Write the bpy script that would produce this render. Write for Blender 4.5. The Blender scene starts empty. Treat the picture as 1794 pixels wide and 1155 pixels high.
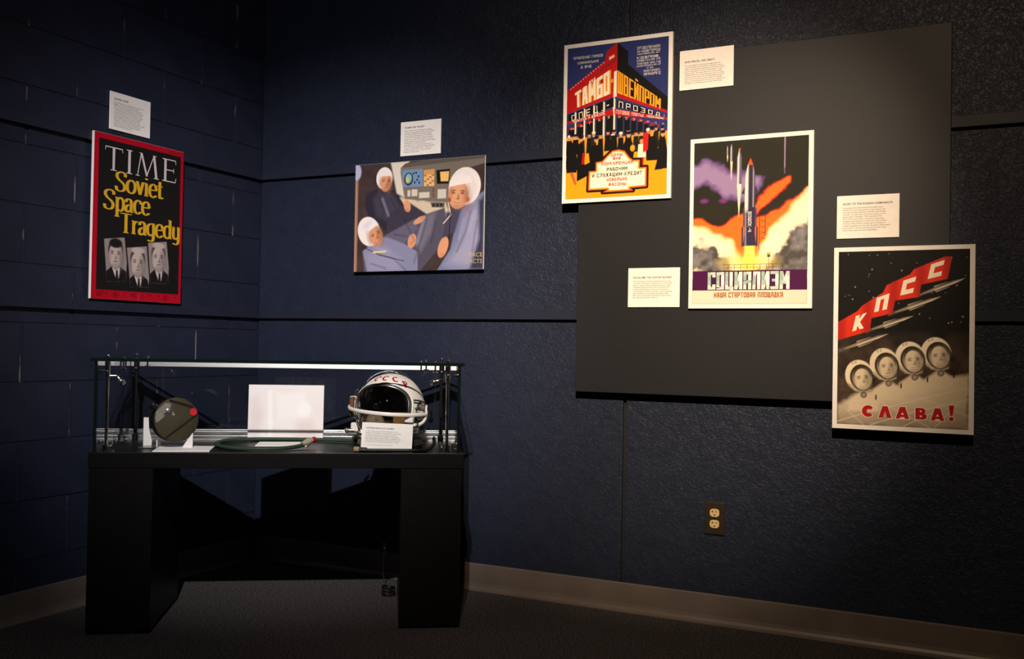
import bpy, bmesh, math, random
import numpy as np
from mathutils import Matrix, Vector
random.seed(7)
scene = bpy.context.scene
COL = scene.collection
R = math.radians

# ------------------------------------------------------------------ camera
W, H = 1794, 1155
CAM = Vector((2.9691, -3.4293, 0.9724)); YAW, PITCH, ROLL, FPX = -0.4596, 0.0159, 0.0174, 1711.0
fwd = Vector((math.sin(YAW)*math.cos(PITCH), math.cos(YAW)*math.cos(PITCH), math.sin(PITCH)))
rgt = Vector((math.cos(YAW), -math.sin(YAW), 0)); upv = rgt.cross(fwd)
r2 = math.cos(ROLL)*rgt + math.sin(ROLL)*upv; u2 = -math.sin(ROLL)*rgt + math.cos(ROLL)*upv
cd = bpy.data.cameras.new('camera'); cam = bpy.data.objects.new('camera', cd); COL.objects.link(cam)
cd.sensor_width = 36; cd.lens = FPX/W*36; cd.clip_start = .05
m = Matrix((r2, u2, -fwd)).transposed().to_4x4(); m.translation = CAM; cam.matrix_world = m
scene.camera = cam

# ------------------------------------------------------------------ world, lamps, exposure
wd = bpy.data.worlds.new('world'); scene.world = wd; wd.use_nodes = True
wd.node_tree.nodes['Background'].inputs[0].default_value = (1, .93, .85, 1)
wd.node_tree.nodes['Background'].inputs[1].default_value = .006
scene.view_settings.view_transform = 'Standard'; scene.view_settings.look = 'None'
scene.view_settings.exposure = 0; scene.view_settings.gamma = 1; scene.view_settings.use_curve_mapping = False

def spot(name, loc, target, watts, color, angle, blend, size):
    l = bpy.data.lights.new(name, 'SPOT'); l.energy = watts; l.color = color
    l.spot_size = R(angle); l.spot_blend = blend; l.shadow_soft_size = size
    o = bpy.data.objects.new(name, l); COL.objects.link(o); o.location = loc
    o.rotation_euler = (Vector(target)-Vector(loc)).to_track_quat('-Z', 'Y').to_euler()
spot('ceiling_spot_case', (2.95, -3.95, 3.40), (.35, -.15, .94), 1160, (1, .92, .92), 30.8, 1.0, .03)
spot('ceiling_spot_case_spill', (2.95, -3.95, 3.40), (.35, -.15, .94), 120, (1, .90, .86), 60, 1.0, .03)
spot('ceiling_spot_posters', (3.05, -3.85, 3.40), (1.94, -.02, 1.20), 1330, (1, .75, .52), 26.4, 1.0, .03)
spot('ceiling_spot_posters_spill', (3.05, -3.85, 3.40), (2.02, -.02, 1.12), 240, (1, .72, .46), 50, 1.0, .03)

# ------------------------------------------------------------------ materials
MATS = {}
def mat(name, base=(.5, .5, .5), rough=.5, metal=0, spec=.5, var=0, vscale=40, bump=0, bscale=60, bdist=.002, stretch=None, detail=4):
    if name in MATS: return MATS[name]
    M = bpy.data.materials.new(name); M.use_nodes = True; nt = M.node_tree; b = nt.nodes['Principled BSDF']
    b.inputs['Base Color'].default_value = (*base, 1); b.inputs['Roughness'].default_value = rough
    b.inputs['Metallic'].default_value = metal; b.inputs['Specular IOR Level'].default_value = spec
    tc = nt.nodes.new('ShaderNodeTexCoord'); mp = nt.nodes.new('ShaderNodeMapping')
    nt.links.new(tc.outputs['Object'], mp.inputs[0])
    if stretch: mp.inputs['Scale'].default_value = stretch
    n = nt.nodes.new('ShaderNodeTexNoise'); n.inputs['Scale'].default_value = vscale; n.inputs['Detail'].default_value = detail
    nt.links.new(mp.outputs[0], n.inputs['Vector'])
    rp = nt.nodes.new('ShaderNodeValToRGB'); v = max(var, .03)
    rp.color_ramp.elements[0].position = .3; rp.color_ramp.elements[1].position = .7
    rp.color_ramp.elements[0].color = (*[c*(1-v) for c in base], 1); rp.color_ramp.elements[1].color = (*[min(1, c*(1+v)) for c in base], 1)
    nt.links.new(n.outputs['Fac'], rp.inputs[0]); nt.links.new(rp.outputs[0], b.inputs['Base Color'])
    if bump:
        n2 = nt.nodes.new('ShaderNodeTexNoise'); n2.inputs['Scale'].default_value = bscale; n2.inputs['Detail'].default_value = 3
        n2.inputs['Distortion'].default_value = .6
        nt.links.new(mp.outputs[0], n2.inputs['Vector'])
        bp = nt.nodes.new('ShaderNodeBump'); bp.inputs['Strength'].default_value = bump; bp.inputs['Distance'].default_value = bdist
        nt.links.new(n2.outputs['Fac'], bp.inputs['Height']); nt.links.new(bp.outputs[0], b.inputs['Normal'])
    MATS[name] = M; return M

def glass(name, tint, rough=0.0, r0=.045, gl=(1, 1, 1)):
    """thin clear sheet: transmits straight through, reflects by angle"""
    M = bpy.data.materials.new(name); M.use_nodes = True; nt = M.node_tree; nt.nodes.clear(); N = nt.nodes.new
    out = N('ShaderNodeOutputMaterial'); mx = N('ShaderNodeMixShader'); tr = N('ShaderNodeBsdfTransparent'); g = N('ShaderNodeBsdfGlossy')
    tr.inputs[0].default_value = (*tint, 1); g.inputs['Roughness'].default_value = rough; g.inputs[0].default_value = (*gl, 1)
    lw = N('ShaderNodeLayerWeight'); lw.inputs[0].default_value = .5
    pw = N('ShaderNodeMath'); pw.operation = 'POWER'; pw.inputs[1].default_value = 5
    ma = N('ShaderNodeMath'); ma.operation = 'MULTIPLY_ADD'; ma.inputs[1].default_value = 1-r0; ma.inputs[2].default_value = r0
    L = nt.links.new
    L(lw.outputs['Facing'], pw.inputs[0]); L(pw.outputs[0], ma.inputs[0]); L(ma.outputs[0], mx.inputs[0])
    L(tr.outputs[0], mx.inputs[1]); L(g.outputs[0], mx.inputs[2]); L(mx.outputs[0], out.inputs[0])
    MATS[name] = M; return M

def print_mat(name, rough=.55, spec=.14):
    M = bpy.data.materials.new(name); M.use_nodes = True; nt = M.node_tree; b = nt.nodes['Principled BSDF']
    a = nt.nodes.new('ShaderNodeVertexColor'); a.layer_name = 'ink'
    nt.links.new(a.outputs[0], b.inputs['Base Color'])
    b.inputs['Roughness'].default_value = rough; b.inputs['Specular IOR Level'].default_value = spec
    MATS[name] = M; return M

def wall_mat():
    M = mat('navy_textured_paint', (.0145, .0195, .0370), .42, 0, .20, var=.10, vscale=14)
    nt = M.node_tree; b = nt.nodes['Principled BSDF']; N = nt.nodes.new; L = nt.links.new
    tc = N('ShaderNodeTexCoord')
    n0 = N('ShaderNodeTexNoise'); n0.inputs['Scale'].default_value = 26; n0.inputs['Detail'].default_value = 2
    mix = N('ShaderNodeVectorMath'); mix.operation = 'MULTIPLY_ADD'; mix.inputs[1].default_value = (.035, .035, .035)
    L(tc.outputs['Object'], n0.inputs['Vector']); L(n0.outputs['Color'], mix.inputs[0]); L(tc.outputs['Object'], mix.inputs[2])
    n1 = N('ShaderNodeTexNoise'); n1.inputs['Scale'].default_value = 95; n1.inputs['Detail'].default_value = 3; n1.inputs['Distortion'].default_value = 1.2
    L(mix.outputs[0], n1.inputs['Vector'])
    cr = N('ShaderNodeValToRGB'); cr.color_ramp.elements[0].position = .42; cr.color_ramp.elements[1].position = .62
    L(n1.outputs['Fac'], cr.inputs[0])
    bp = N('ShaderNodeBump'); bp.inputs['Strength'].default_value = .34; bp.inputs['Distance'].default_value = .0030
    L(cr.outputs[0], bp.inputs['Height']); L(bp.outputs[0], b.inputs['Normal'])
    return M
WALL = wall_mat()
BLOCK = mat('navy_block_paint', (.0132, .0172, .0335), .48, 0, .28, var=.14, vscale=7, bump=.25, bscale=160, bdist=.0012)
MORTAR = mat('painted_mortar', (.0130, .0160, .0300), .5, 0, .3, var=.2, vscale=50, bump=.4, bscale=120)
RAIL = mat('painted_rail', (.0140, .0175, .0320), .50, 0, .25, var=.08, vscale=12)
RAILD = mat('caulked_joint', (.012, .012, .014), .6, 0, .3)
PANEL = mat('charcoal_panel', (.0120, .0132, .0170), .50, 0, .28, var=.08, vscale=120, bump=.12, bscale=400, bdist=.0005)
BASE = mat('brown_rubber', (.125, .102, .088), .42, 0, .4, var=.10, vscale=9)
CARPET = mat('flecked_carpet', (.060, .056, .056), .95, 0, .1, var=.85, vscale=130, bump=.9, bscale=190, bdist=.006, detail=8)
CEIL = mat('dark_ceiling', (.03, .03, .03), .9, 0, .1)
BLACK = mat('black_laminate', (.0032, .0030, .0028), .38, 0, .24, var=.12, vscale=30, bump=.05, bscale=500, bdist=.0004)
BLACKED = mat('black_plastic', (.005, .005, .005), .4, 0, .25)
CHROME = mat('chrome', (.82, .81, .80), .09, 1)
ALU = mat('brushed_aluminium', (.72, .72, .71), .28, 1, var=.10, vscale=60, stretch=(1, 40, 40))
PANE = glass('clear_pane', (.978, .988, .985))
EDGE = mat('green_glass_edge', (.003, .008, .0065), .15, 0, .35)
FOAM = mat('white_foam_board', (.83, .81, .78), .6, 0, .3, var=.02)
PAPER = mat('card_paper', (.84, .81, .77), .62, 0, .25, var=.02)
PRINT = print_mat('poster_print'); INK = print_mat('lettering_ink', .6, .2)

# ------------------------------------------------------------------ mesh helpers
class MB:
    def __init__(s): s.v = []; s.f = []; s.m = []; s.s = []
    def add(s, vs, fs, mi=0, smooth=False, M=None):
        o = len(s.v)
        s.v += [tuple(M @ Vector(p)) if M is not None else tuple(p) for p in vs]
        for q in fs: s.f.append(tuple(i+o for i in q)); s.m.append(mi); s.s.append(smooth)
    def box(s, x0, x1, y0, y1, z0, z1, mi=0, M=None):
        vs = [(x, y, z) for z in (z0, z1) for y in (y0, y1) for x in (x0, x1)]
        s.add(vs, [(0, 2, 3, 1), (4, 5, 7, 6), (0, 1, 5, 4), (2, 6, 7, 3), (0, 4, 6, 2), (1, 3, 7, 5)], mi, False, M)
    def prism(s, pts, y0, y1, mi=0, M=None):
        """polygon in x,z (counter-clockwise seen from -y) from y0 (front) to y1"""
        n = len(pts); vs = [(x, y0, z) for x, z in pts]+[(x, y1, z) for x, z in pts]
        fs = [tuple(range(n)), tuple(range(2*n-1, n-1, -1))]+[(i, i+n, (i+1) % n+n, (i+1) % n) for i in range(n)]
        s.add(vs, fs, mi, False, M)
    def lathe(s, prof, n=24, mi=0, M=None, smooth=True):
        vs = []; fs = []
        for r, z in prof:
            for k in range(n): a = 2*math.pi*k/n; vs.append((r*math.cos(a), r*math.sin(a), z))
        for i in range(len(prof)-1):
            for k in range(n):
                a, b = i*n+k, i*n+(k+1) % n; fs.append((a, b, b+n, a+n))
        s.add(vs, fs, mi, smooth, M)
        if prof[0][0] > 1e-5: s.add(vs[:n], [tuple(range(n-1, -1, -1))], mi, False, M)
        if prof[-1][0] > 1e-5: s.add(vs[-n:], [tuple(range(n))], mi, False, M)
    def cyl(s, a, b, r, n=14, mi=0, smooth=True, r2=None):
        a, b = Vector(a), Vector(b); q = (b-a).to_track_quat('Z', 'Y').to_matrix().to_4x4(); q.translation = a
        s.lathe([(r, 0), (r if r2 is None else r2, (b-a).length)], n, mi, q, smooth)
    def tube(s, pts, r, n=10, closed=False, mi=0, flat=1.0, up=(0, 0, 1)):
        P = [Vector(p) for p in pts]; k = len(P); rr = r if isinstance(r, (list, tuple)) else [r]*k
        vs = []; U = Vector(up)
        for i in range(k):
            t = (P[(i+1) % k]-P[i-1]) if closed else (P[min(i+1, k-1)]-P[max(i-1, 0)])
            t.normalize(); a = t.cross(U)
            if a.length < 1e-4: a = t.cross(Vector((1, 0, 0)))
            a.normalize(); b = a.cross(t)
            for j in range(n):
                g = 2*math.pi*j/n; vs.append(P[i]+a*(rr[i]*flat*math.cos(g))+b*(rr[i]*math.sin(g)))
        fs = []
        for i in range(k if closed else k-1):
            for j in range(n):
                A, B = i*n+j, i*n+(j+1) % n; C, D = ((i+1) % k)*n+(j+1) % n, ((i+1) % k)*n+j
                fs.append((A, D, C, B))
        s.add(vs, fs, mi, True)
        if not closed: s.add(vs[:n], [tuple(range(n))], mi); s.add(vs[-n:], [tuple(range(n-1, -1, -1))], mi)
    def ball(s, c, r, n=12, mi=0, sc=(1, 1, 1)):
        pr = [(max(math.sin(math.pi*i/n), 0)*r if 0 < i < n else 1e-6, -math.cos(math.pi*i/n)*r) for i in range(n+1)]
        s.lathe(pr, n*2, mi, Matrix.Translation(c) @ Matrix.Diagonal((*sc, 1)))
    def build(s, name, mats, parent=None, bevel=0, segs=2, loc=None, rz=None):
        me = bpy.data.meshes.new(name); me.from_pydata(s.v, [], s.f)
        for k in (mats if isinstance(mats, (list, tuple)) else [mats]): me.materials.append(k)
        me.polygons.foreach_set('material_index', s.m); me.polygons.foreach_set('use_smooth', s.s)
        if bevel:
            bm = bmesh.new(); bm.from_mesh(me); bmesh.ops.recalc_face_normals(bm, faces=bm.faces)
            bmesh.ops.bevel(bm, geom=[e for e in bm.edges if len(e.link_faces) == 2 and e.calc_face_angle(0) > .5], offset=bevel, segments=segs, affect='EDGES', profile=.6)
            bm.to_mesh(me); bm.free()
        me.update()
        return link(name, me, parent, loc, rz)
def link(name, me, parent=None, loc=None, rz=None):
    o = bpy.data.objects.new(name, me); COL.objects.link(o); o.parent = parent
    if loc is not None: o.location = loc
    if rz is not None: o.rotation_euler = (0, 0, rz)
    return o
def tag(o, label=None, cat=None, group=None, kind=None):
    for k, v in (('label', label), ('category', cat), ('group', group), ('kind', kind)):
        if v: o[k] = v
    return o
def empty(name, loc, rz=0):
    o = bpy.data.objects.new(name, None); COL.objects.link(o); o.location = loc; o.rotation_euler = (0, 0, rz)
    o.empty_display_size = .05; return o
def struct(o): o['kind'] = 'structure'; return o
def spline(pts, per=8, closed=False):
    P = [Vector(p) for p in pts]; n = len(P); out = []
    for i in range(n if closed else n-1):
        g = (lambda k: P[k % n]) if closed else (lambda k: P[max(0, min(n-1, k))])
        a, b, c, d = g(i-1), g(i), g(i+1), g(i+2)
        for j in range(per):
            t = j/per; out.append(.5*((2*b)+(c-a)*t+(2*a-5*b+4*c-d)*t*t+(3*b-a-3*c+d)*t**3))
    if not closed: out.append(P[-1])
    return out

# ------------------------------------------------------------------ the room
XR, YF, ZC = 5.2, -5.6, 3.66
JX = 1.742                                                     # vertical control joint in the back wall
b = MB(); b.box(-.25, XR, YF, .25, -.08, 0); struct(b.build('floor', CARPET))
b = MB(); b.box(-.25, XR, YF, .25, ZC, ZC+.08); struct(b.build('ceiling', CEIL))
b = MB(); b.box(-.2, XR, .014, .2, 0, ZC); wb = struct(b.build('wall_back', RAILD))
b = MB(); b.box(0, JX-.006, 0, .0139, 0, ZC); b.build('wall_panel', WALL, wb, .003, 2)
b = MB(); b.box(JX+.006, XR, 0, .0139, 0, ZC); b.build('wall_panel', WALL, wb, .003, 2)
b = MB(); b.box(-.2, -.003, YF, .0135, 0, ZC); wl = struct(b.build('wall_left', MORTAR))
# painted concrete blocks, running bond
CH = .2032; JN = .0045
def block_mesh(w):
    b = MB(); b.box(-.06, 0, -w/2+JN, w/2-JN, -CH/2+JN*.8, CH/2-JN*.8)
    me = bpy.data.meshes.new('block'); me.from_pydata(b.v, [], b.f); me.materials.append(BLOCK)
    bm = bmesh.new(); bm.from_mesh(me)
    bmesh.ops.bevel(bm, geom=[e for e in bm.edges if max(v.co.x for v in e.verts) > -.001 and min(v.co.x for v in e.verts) > -.001], offset=.0028, segments=2, affect='EDGES')
    bm.to_mesh(me); bm.free(); return me
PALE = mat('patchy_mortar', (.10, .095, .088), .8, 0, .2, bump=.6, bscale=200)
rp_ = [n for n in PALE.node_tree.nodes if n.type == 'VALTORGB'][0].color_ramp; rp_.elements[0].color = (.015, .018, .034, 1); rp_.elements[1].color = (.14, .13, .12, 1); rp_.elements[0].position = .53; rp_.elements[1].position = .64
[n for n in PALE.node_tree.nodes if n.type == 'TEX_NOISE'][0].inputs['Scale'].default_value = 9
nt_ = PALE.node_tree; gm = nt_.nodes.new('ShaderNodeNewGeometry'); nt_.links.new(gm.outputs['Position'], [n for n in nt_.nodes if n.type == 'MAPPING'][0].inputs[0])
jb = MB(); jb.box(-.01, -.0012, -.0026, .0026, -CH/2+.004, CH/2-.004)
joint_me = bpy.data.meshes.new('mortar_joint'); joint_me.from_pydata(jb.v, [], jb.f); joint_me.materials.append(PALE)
cache = {}
for k in range(18):
    y1 = 0.0; first = .380 if k % 2 == 0 else .177
    ys = [0.0]+[-(first+.4064*j) for j in range(7)]
    for a, c in zip(ys[:-1], ys[1:]):
        w = round(a-c, 4)
        if w not in cache: cache[w] = block_mesh(w)
        o = link('block', cache[w], wl, ((random.random()-.5)*.0012, (a+c)/2, (k+.5)*CH))
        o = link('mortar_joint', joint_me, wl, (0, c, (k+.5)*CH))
    o = MB(); ye = ys[-1]; o.box(-.06, 0, YF, ye-JN, k*CH+JN*.8, (k+1)*CH-JN*.8); o.build('block', BLOCK, wl)
# horizontal hanging rails
ZU, ZL, RH, RT = 1.692, 1.072, .038, .019
def rail(name, back, z):
    b = MB()
    if back: b.box(RT, XR, -RT, -.0002, z, z+RH)
    else: b.box(.0012, RT, YF, -.0005, z, z+RH)
    o = struct(b.build(name, RAIL, bevel=.0012, segs=1)); return o
rail('trim_1', True, ZU); rail('trim_2', True, ZL); rail('trim_3', False, ZU); rail('trim_4', False, ZL)
# cove base
prof = [(0, 0), (.020, 0), (.0195, .004), (.012, .009), (.007, .018), (.0045, .030), (.0042, .100), (.003, .1045), (0, .1048)]
def cove(name, back):
    b = MB(); n = len(prof)
    if back: vs = [(x, -d-.0002, z) for x in (.0, XR) for d, z in prof]
    else: vs = [(d+.0014, y, z) for y in (-.004, YF) for d, z in prof]
    fs = [(i, i+1, i+1+n, i+n) for i in range(n-1)]
    b.add(vs, fs, 0, False)
    o = struct(b.build(name, BASE))
    bm = bmesh.new(); bm.from_mesh(o.data); bmesh.ops.recalc_face_normals(bm, faces=bm.faces); bm.to_mesh(o.data); bm.free()
cove('baseboard_back', True); cove('baseboard_left', False)

# ------------------------------------------------------------------ flat print: a small painter on a vertex grid, and lettering shapes
def lin(c):
    c = np.array(c, float)/255.0
    return np.where(c <= .04045, c/12.92, ((c+.055)/1.055)**2.4)
def vnoise(X, Y, scale, seed, oct=4):
    rng = np.random.default_rng(seed); T = rng.random((64, 64)); out = 0; amp = 1; tot = 0
    for o in range(oct):
        x = X/scale*2**o; y = Y/scale*2**o; xi = np.floor(x).astype(int); yi = np.floor(y).astype(int); fx = x-xi; fy = y-yi
        fx = fx*fx*(3-2*fx); fy = fy*fy*(3-2*fy); g = lambda i, j: T[i % 64, j % 64]
        out = out+amp*((g(yi, xi)*(1-fx)+g(yi, xi+1)*fx)*(1-fy)+(g(yi+1, xi)*(1-fx)+g(yi+1, xi+1)*fx)*fy); tot += amp; amp *= .5
    return out/tot
class Canvas:
    def __init__(s, x0, y0, x1, y1, bg, step=2.0):
        nx = int((x1-x0)/step)+1; ny = int((y1-y0)/step)+1
        s.X, s.Y = np.meshgrid(np.linspace(x0, x1, nx), np.linspace(y0, y1, ny)); s.st = step
        s.C = np.ones((ny, nx, 3))*lin(bg)
    def put(s, mask, col):
        c = col if isinstance(col, np.ndarray) and col.ndim == 3 else lin(col)
        mk = np.clip(mask, 0, 1)[..., None]; s.C = s.C*(1-mk)+c*mk
    def sd(s, pts):
        P = np.array(pts, float); d = np.full(s.X.shape, 1e9); ins = np.zeros(s.X.shape, bool)
        for (ax, ay), (bx, by) in zip(P, np.roll(P, -1, 0)):
            ex, ey = bx-ax, by-ay; px, py = s.X-ax, s.Y-ay; t = np.clip((px*ex+py*ey)/(ex*ex+ey*ey+1e-9), 0, 1)
            d = np.minimum(d, np.hypot(px-t*ex, py-t*ey))
            if ay != by: ins ^= ((ay > s.Y) != (by > s.Y)) & (s.X < (bx-ax)*(s.Y-ay)/(by-ay)+ax)
        return np.where(ins, -d, d)
    def poly(s, pts, col, soft=None, op=1, warp=None):
        d = s.sd(pts)
        if warp is not None: d = d+warp
        f = soft or s.st; s.put(op*(.5-d/f), col)
    def ell(s, cx, cy, rx, ry, col, soft=None, rot=0, op=1, clip=None):
        a = R(rot); x = (s.X-cx)*math.cos(a)+(s.Y-cy)*math.sin(a); y = -(s.X-cx)*math.sin(a)+(s.Y-cy)*math.cos(a)
        d = (np.hypot(x/rx, y/ry)-1)*min(rx, ry); mk = np.clip(.5-d/(soft or s.st), 0, 1)
        if clip is not None: mk = mk*clip
        s.put(op*mk, col)
    def line(s, pts, w, col, op=1, soft=None):
        d = np.full(s.X.shape, 1e9)
        for (ax, ay), (bx, by) in zip(pts[:-1], pts[1:]):
            ex, ey = bx-ax, by-ay; px, py = s.X-ax, s.Y-ay; t = np.clip((px*ex+py*ey)/(ex*ex+ey*ey+1e-9), 0, 1)
            d = np.minimum(d, np.hypot(px-t*ex, py-t*ey))
        s.put(op*(.5-(d-w/2)/(soft or s.st)), col)
    def inside(s, pts): return np.clip(.5-s.sd(pts)/s.st, 0, 1)
    def face(s, cx, cy, w, h, skin, dark, tilt=0, hair=None, smile=True, turn=0, clip=None):
        """a plain anonymous face: head oval, shaded side, brows, eyes, nose, mouth"""
        a = R(tilt); g = lambda x, y: (cx+(x*math.cos(a)-y*math.sin(a))*w, cy+(x*math.sin(a)+y*math.cos(a))*h)
        e = lambda x, y, rx, ry, c, so=3, op=1, ro=0: s.ell(*g(x, y), rx*w, ry*h, c, so, tilt+ro, op, clip)
        mid = [(p+q)/2 for p, q in zip(skin, dark)]
        if hair: e(0, -.16, .485, .40, hair)
        e(0, .04, .43, .47, skin)
        e(.34-turn, .10, .17, .38, mid, w*.22, .75); e(-.40-turn, .05, .10, .34, mid, w*.14, .45); e(0, .44, .24, .09, mid, w*.12, .5)
        for sx in (-1, 1):
            x = sx*.20+turn*.35
            e(x, -.09, .11, .022, dark, 2, .9, sx*6); e(x, -.015, .085, .032, dark, 2.4, .8)
        e(.05+turn*.6, .12, .05, .09, mid, w*.07, .8); e(.02+turn*.5, .17, .10, .025, dark, 3, .45)
        e(.01+turn*.4, .285, .17 if smile else .14, .026, dark, 2.4, .75)
        if smile: e(.01+turn*.4, .275, .12, .014, [min(255, c+50) for c in skin], 2, .8)
    def build(s, name, parent, w, h, y):
        ny, nx = s.X.shape; n = nx*ny; co = np.empty((n, 3), np.float32)
        co[:, 0] = (s.X.ravel()-w/2)/1000; co[:, 1] = y; co[:, 2] = (h/2-s.Y.ravel())/1000
        i = np.arange((ny-1)*(nx-1)); r_, c_ = i//(nx-1), i % (nx-1); q = r_*nx+c_
        F = np.stack([q+nx, q+nx+1, q+1, q], 1).astype(np.int32)
        me = bpy.data.meshes.new(name); me.vertices.add(n); me.vertices.foreach_set('co', co.ravel())
        me.loops.add(F.size); me.loops.foreach_set('vertex_index', F.ravel()); me.polygons.add(len(F))
        me.polygons.foreach_set('loop_start', np.arange(0, F.size, 4, dtype=np.int32))
        me.update(calc_edges=True); at = me.color_attributes.new('ink', 'FLOAT_COLOR', 'POINT')
        rgba = np.ones((n, 4), np.float32); rgba[:, :3] = np.clip(s.C.reshape(-1, 3), 0, 1); at.data.foreach_set('color', rgba.ravel())
        me.materials.append(PRINT); me.validate(); return link(name, me, parent)

class Letters:
    """flat coloured shapes on a sheet, millimetres from its top-left corner"""
    def __init__(s, w, h): s.w, s.h = w, h; s.v = []; s.f = []; s.c = []; s.k = 0
    def shape(s, pts, col, lay=0):
        s.k += 1; lay = lay+(s.k % 14)*.05; o = len(s.v); s.v += [(x, y, lay) for x, y in pts]; s.f.append(tuple(range(o, o+len(pts)))); s.c.append(lin(col))
    def mesh(s, vs, fs, col, lay=0):
        o = len(s.v); s.v += [(x, y, lay) for x, y in vs]; c = lin(col)
        for q in fs: s.f.append(tuple(i+o for i in q)); s.c.append(c)
    def build(s, name, parent, y):
        me = bpy.data.meshes.new(name)
        me.from_pydata([((x-s.w/2)/1000, y-l*.00012, (s.h/2-yy)/1000) for x, yy, l in s.v], [], s.f)
        at = me.color_attributes.new('ink', 'FLOAT_COLOR', 'CORNER'); cols = []
        for q, c in zip(s.f, s.c): cols += [*c, 1.0]*len(q)
        at.data.foreach_set('color', np.array(cols, np.float32))
        me.materials.append(INK)
        bm = bmesh.new(); bm.from_mesh(me)
        for f in bm.faces:
            f.normal_update()
            if f.normal.y > 0: f.normal_flip()
        bm.to_mesh(me); bm.free(); return link(name, me, parent)

def bil(q):
    (ax, ay), (bx, by), (cx, cy), (dx, dy) = q                # TL TR BR BL ; u right, v up from the bottom
    def f(u, v):
        v = 1-v
        return ((ax*(1-u)+bx*u)*(1-v)+(dx*(1-u)+cx*u)*v, (ay*(1-u)+by*u)*(1-v)+(dy*(1-u)+cy*u)*v)
    return f
G = {  # angular stencil letters as pen strokes in a unit cell
 'А': [[(0, 0), (.30, 1), (.70, 1), (1, 0)], [(.15, .33), (.85, .33)]], 'Б': [[(1, 1), (0, 1), (0, 0), (1, 0), (1, .55), (0, .55)]],
 'В': [[(0, .52), (.9, .52), (.9, 1), (0, 1), (0, 0), (1, 0), (1, .52), (.9, .52)]], 'Г': [[(0, 0), (0, 1), (1, 1)]],
 'Д': [[(0, -.10), (0, .10), (1, .10), (1, -.10)], [(.14, .10), (.26, 1), (.86, 1), (.86, .10)]], 'Е': [[(1, 1), (0, 1), (0, 0), (1, 0)], [(0, .5), (.8, .5)]],
 'Ж': [[(.5, 0), (.5, 1)], [(0, 1), (.5, .5), (1, 1)], [(0, 0), (.5, .5), (1, 0)]], 'З': [[(0, 1), (1, 1), (1, 0), (0, 0)], [(.3, .5), (1, .5)]],
 'И': [[(0, 1), (0, 0), (1, 1), (1, 0)]], 'Й': [[(0, 1), (0, 0), (1, 1), (1, 0)], [(.3, 1.22), (.7, 1.22)]], 'К': [[(0, 0), (0, 1)], [(1, 1), (.08, .5), (1, 0)]],
 'Л': [[(0, 0), (.18, 1), (1, 1), (1, 0)]], 'М': [[(0, 0), (0, 1), (.5, .35), (1, 1), (1, 0)]], 'Н': [[(0, 0), (0, 1)], [(1, 0), (1, 1)], [(0, .5), (1, .5)]],
 'О': [[(0, 0), (0, 1), (1, 1), (1, 0), (0, 0)]], 'П': [[(0, 0), (0, 1), (1, 1), (1, 0)]], 'Р': [[(0, 0), (0, 1), (1, 1), (1, .45), (0, .45)]],
 'С': [[(1, .84), (1, 1), (0, 1), (0, 0), (1, 0), (1, .16)]], 'с': [[(1, 1), (0, 1), (0, 0), (1, 0)]], 'Т': [[(0, 1), (1, 1)], [(.5, 1), (.5, 0)]], 'У': [[(0, 1), (0, .5), (1, .5)], [(1, 1), (1, 0), (.2, 0)]],
 'Ф': [[(.5, 0), (.5, 1.05)], [(0, .25), (0, .85), (1, .85), (1, .25), (0, .25)]], 'Ц': [[(0, 1), (0, 0), (1, 0), (1, -.16)], [(.86, 1), (.86, 0)]],
 'Ч': [[(0, 1), (0, .5), (1, .5)], [(1, 1), (1, 0)]], 'Ш': [[(0, 1), (0, 0), (1, 0), (1, 1)], [(.5, 0), (.5, 1)]],
 'Щ': [[(0, 1), (0, 0), (1, 0), (1, -.16)], [(.45, 0), (.45, 1)], [(.9, 0), (.9, 1)]], 'Ь': [[(0, 1), (0, 0), (1, 0), (1, .5), (0, .5)]],
 'Ы': [[(0, 1), (0, 0), (.6, 0), (.6, .5), (0, .5)], [(1, 0), (1, 1)]], 'Я': [[(1, 0), (1, 1), (0, 1), (0, .45), (1, .45)], [(.45, .45), (0, 0)]],
 '-': [[(.1, .5), (.9, .5)]], '.': [[(.4, .02), (.5, .02)]], ',': [[(.45, .05), (.4, -.1)]], ':': [[(.4, .2), (.5, .2)], [(.4, .75), (.5, .75)]], '!': [[(.5, 1), (.5, .32)], [(.5, 0), (.5, .04)]],
 '"': [[(.3, 1), (.3, .75)], [(.7, 1), (.7, .75)]], '№': [[(0, 0), (0, 1), (.5, 0), (.5, 1)], [(.75, .5), (1, .5), (1, .9), (.75, .9), (.75, .5)]],
 '1': [[(.2, .8), (.55, 1), (.55, 0)]], '8': [[(0, 0), (0, 1), (1, 1), (1, 0), (0, 0)], [(0, .5), (1, .5)]], '4': [[(0, 1), (0, .4), (1, .4)], [(.8, 1), (.8, 0)]],
 'а': [[(0, 0), (0, 1), (1, 1), (1, 0)], [(0, .42), (1, .42)]]}
NARROW = {'.': .4, ',': .4, ':': .45, '!': .4, ' ': .55, '-': .7, '1': .6, 'Г': .85}
WIDE = {'Ш': 1.25, 'Щ': 1.3, 'М': 1.2, 'Ж': 1.3, 'Ы': 1.3, 'Ф': 1.2, 'Ц': 1.05}
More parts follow.
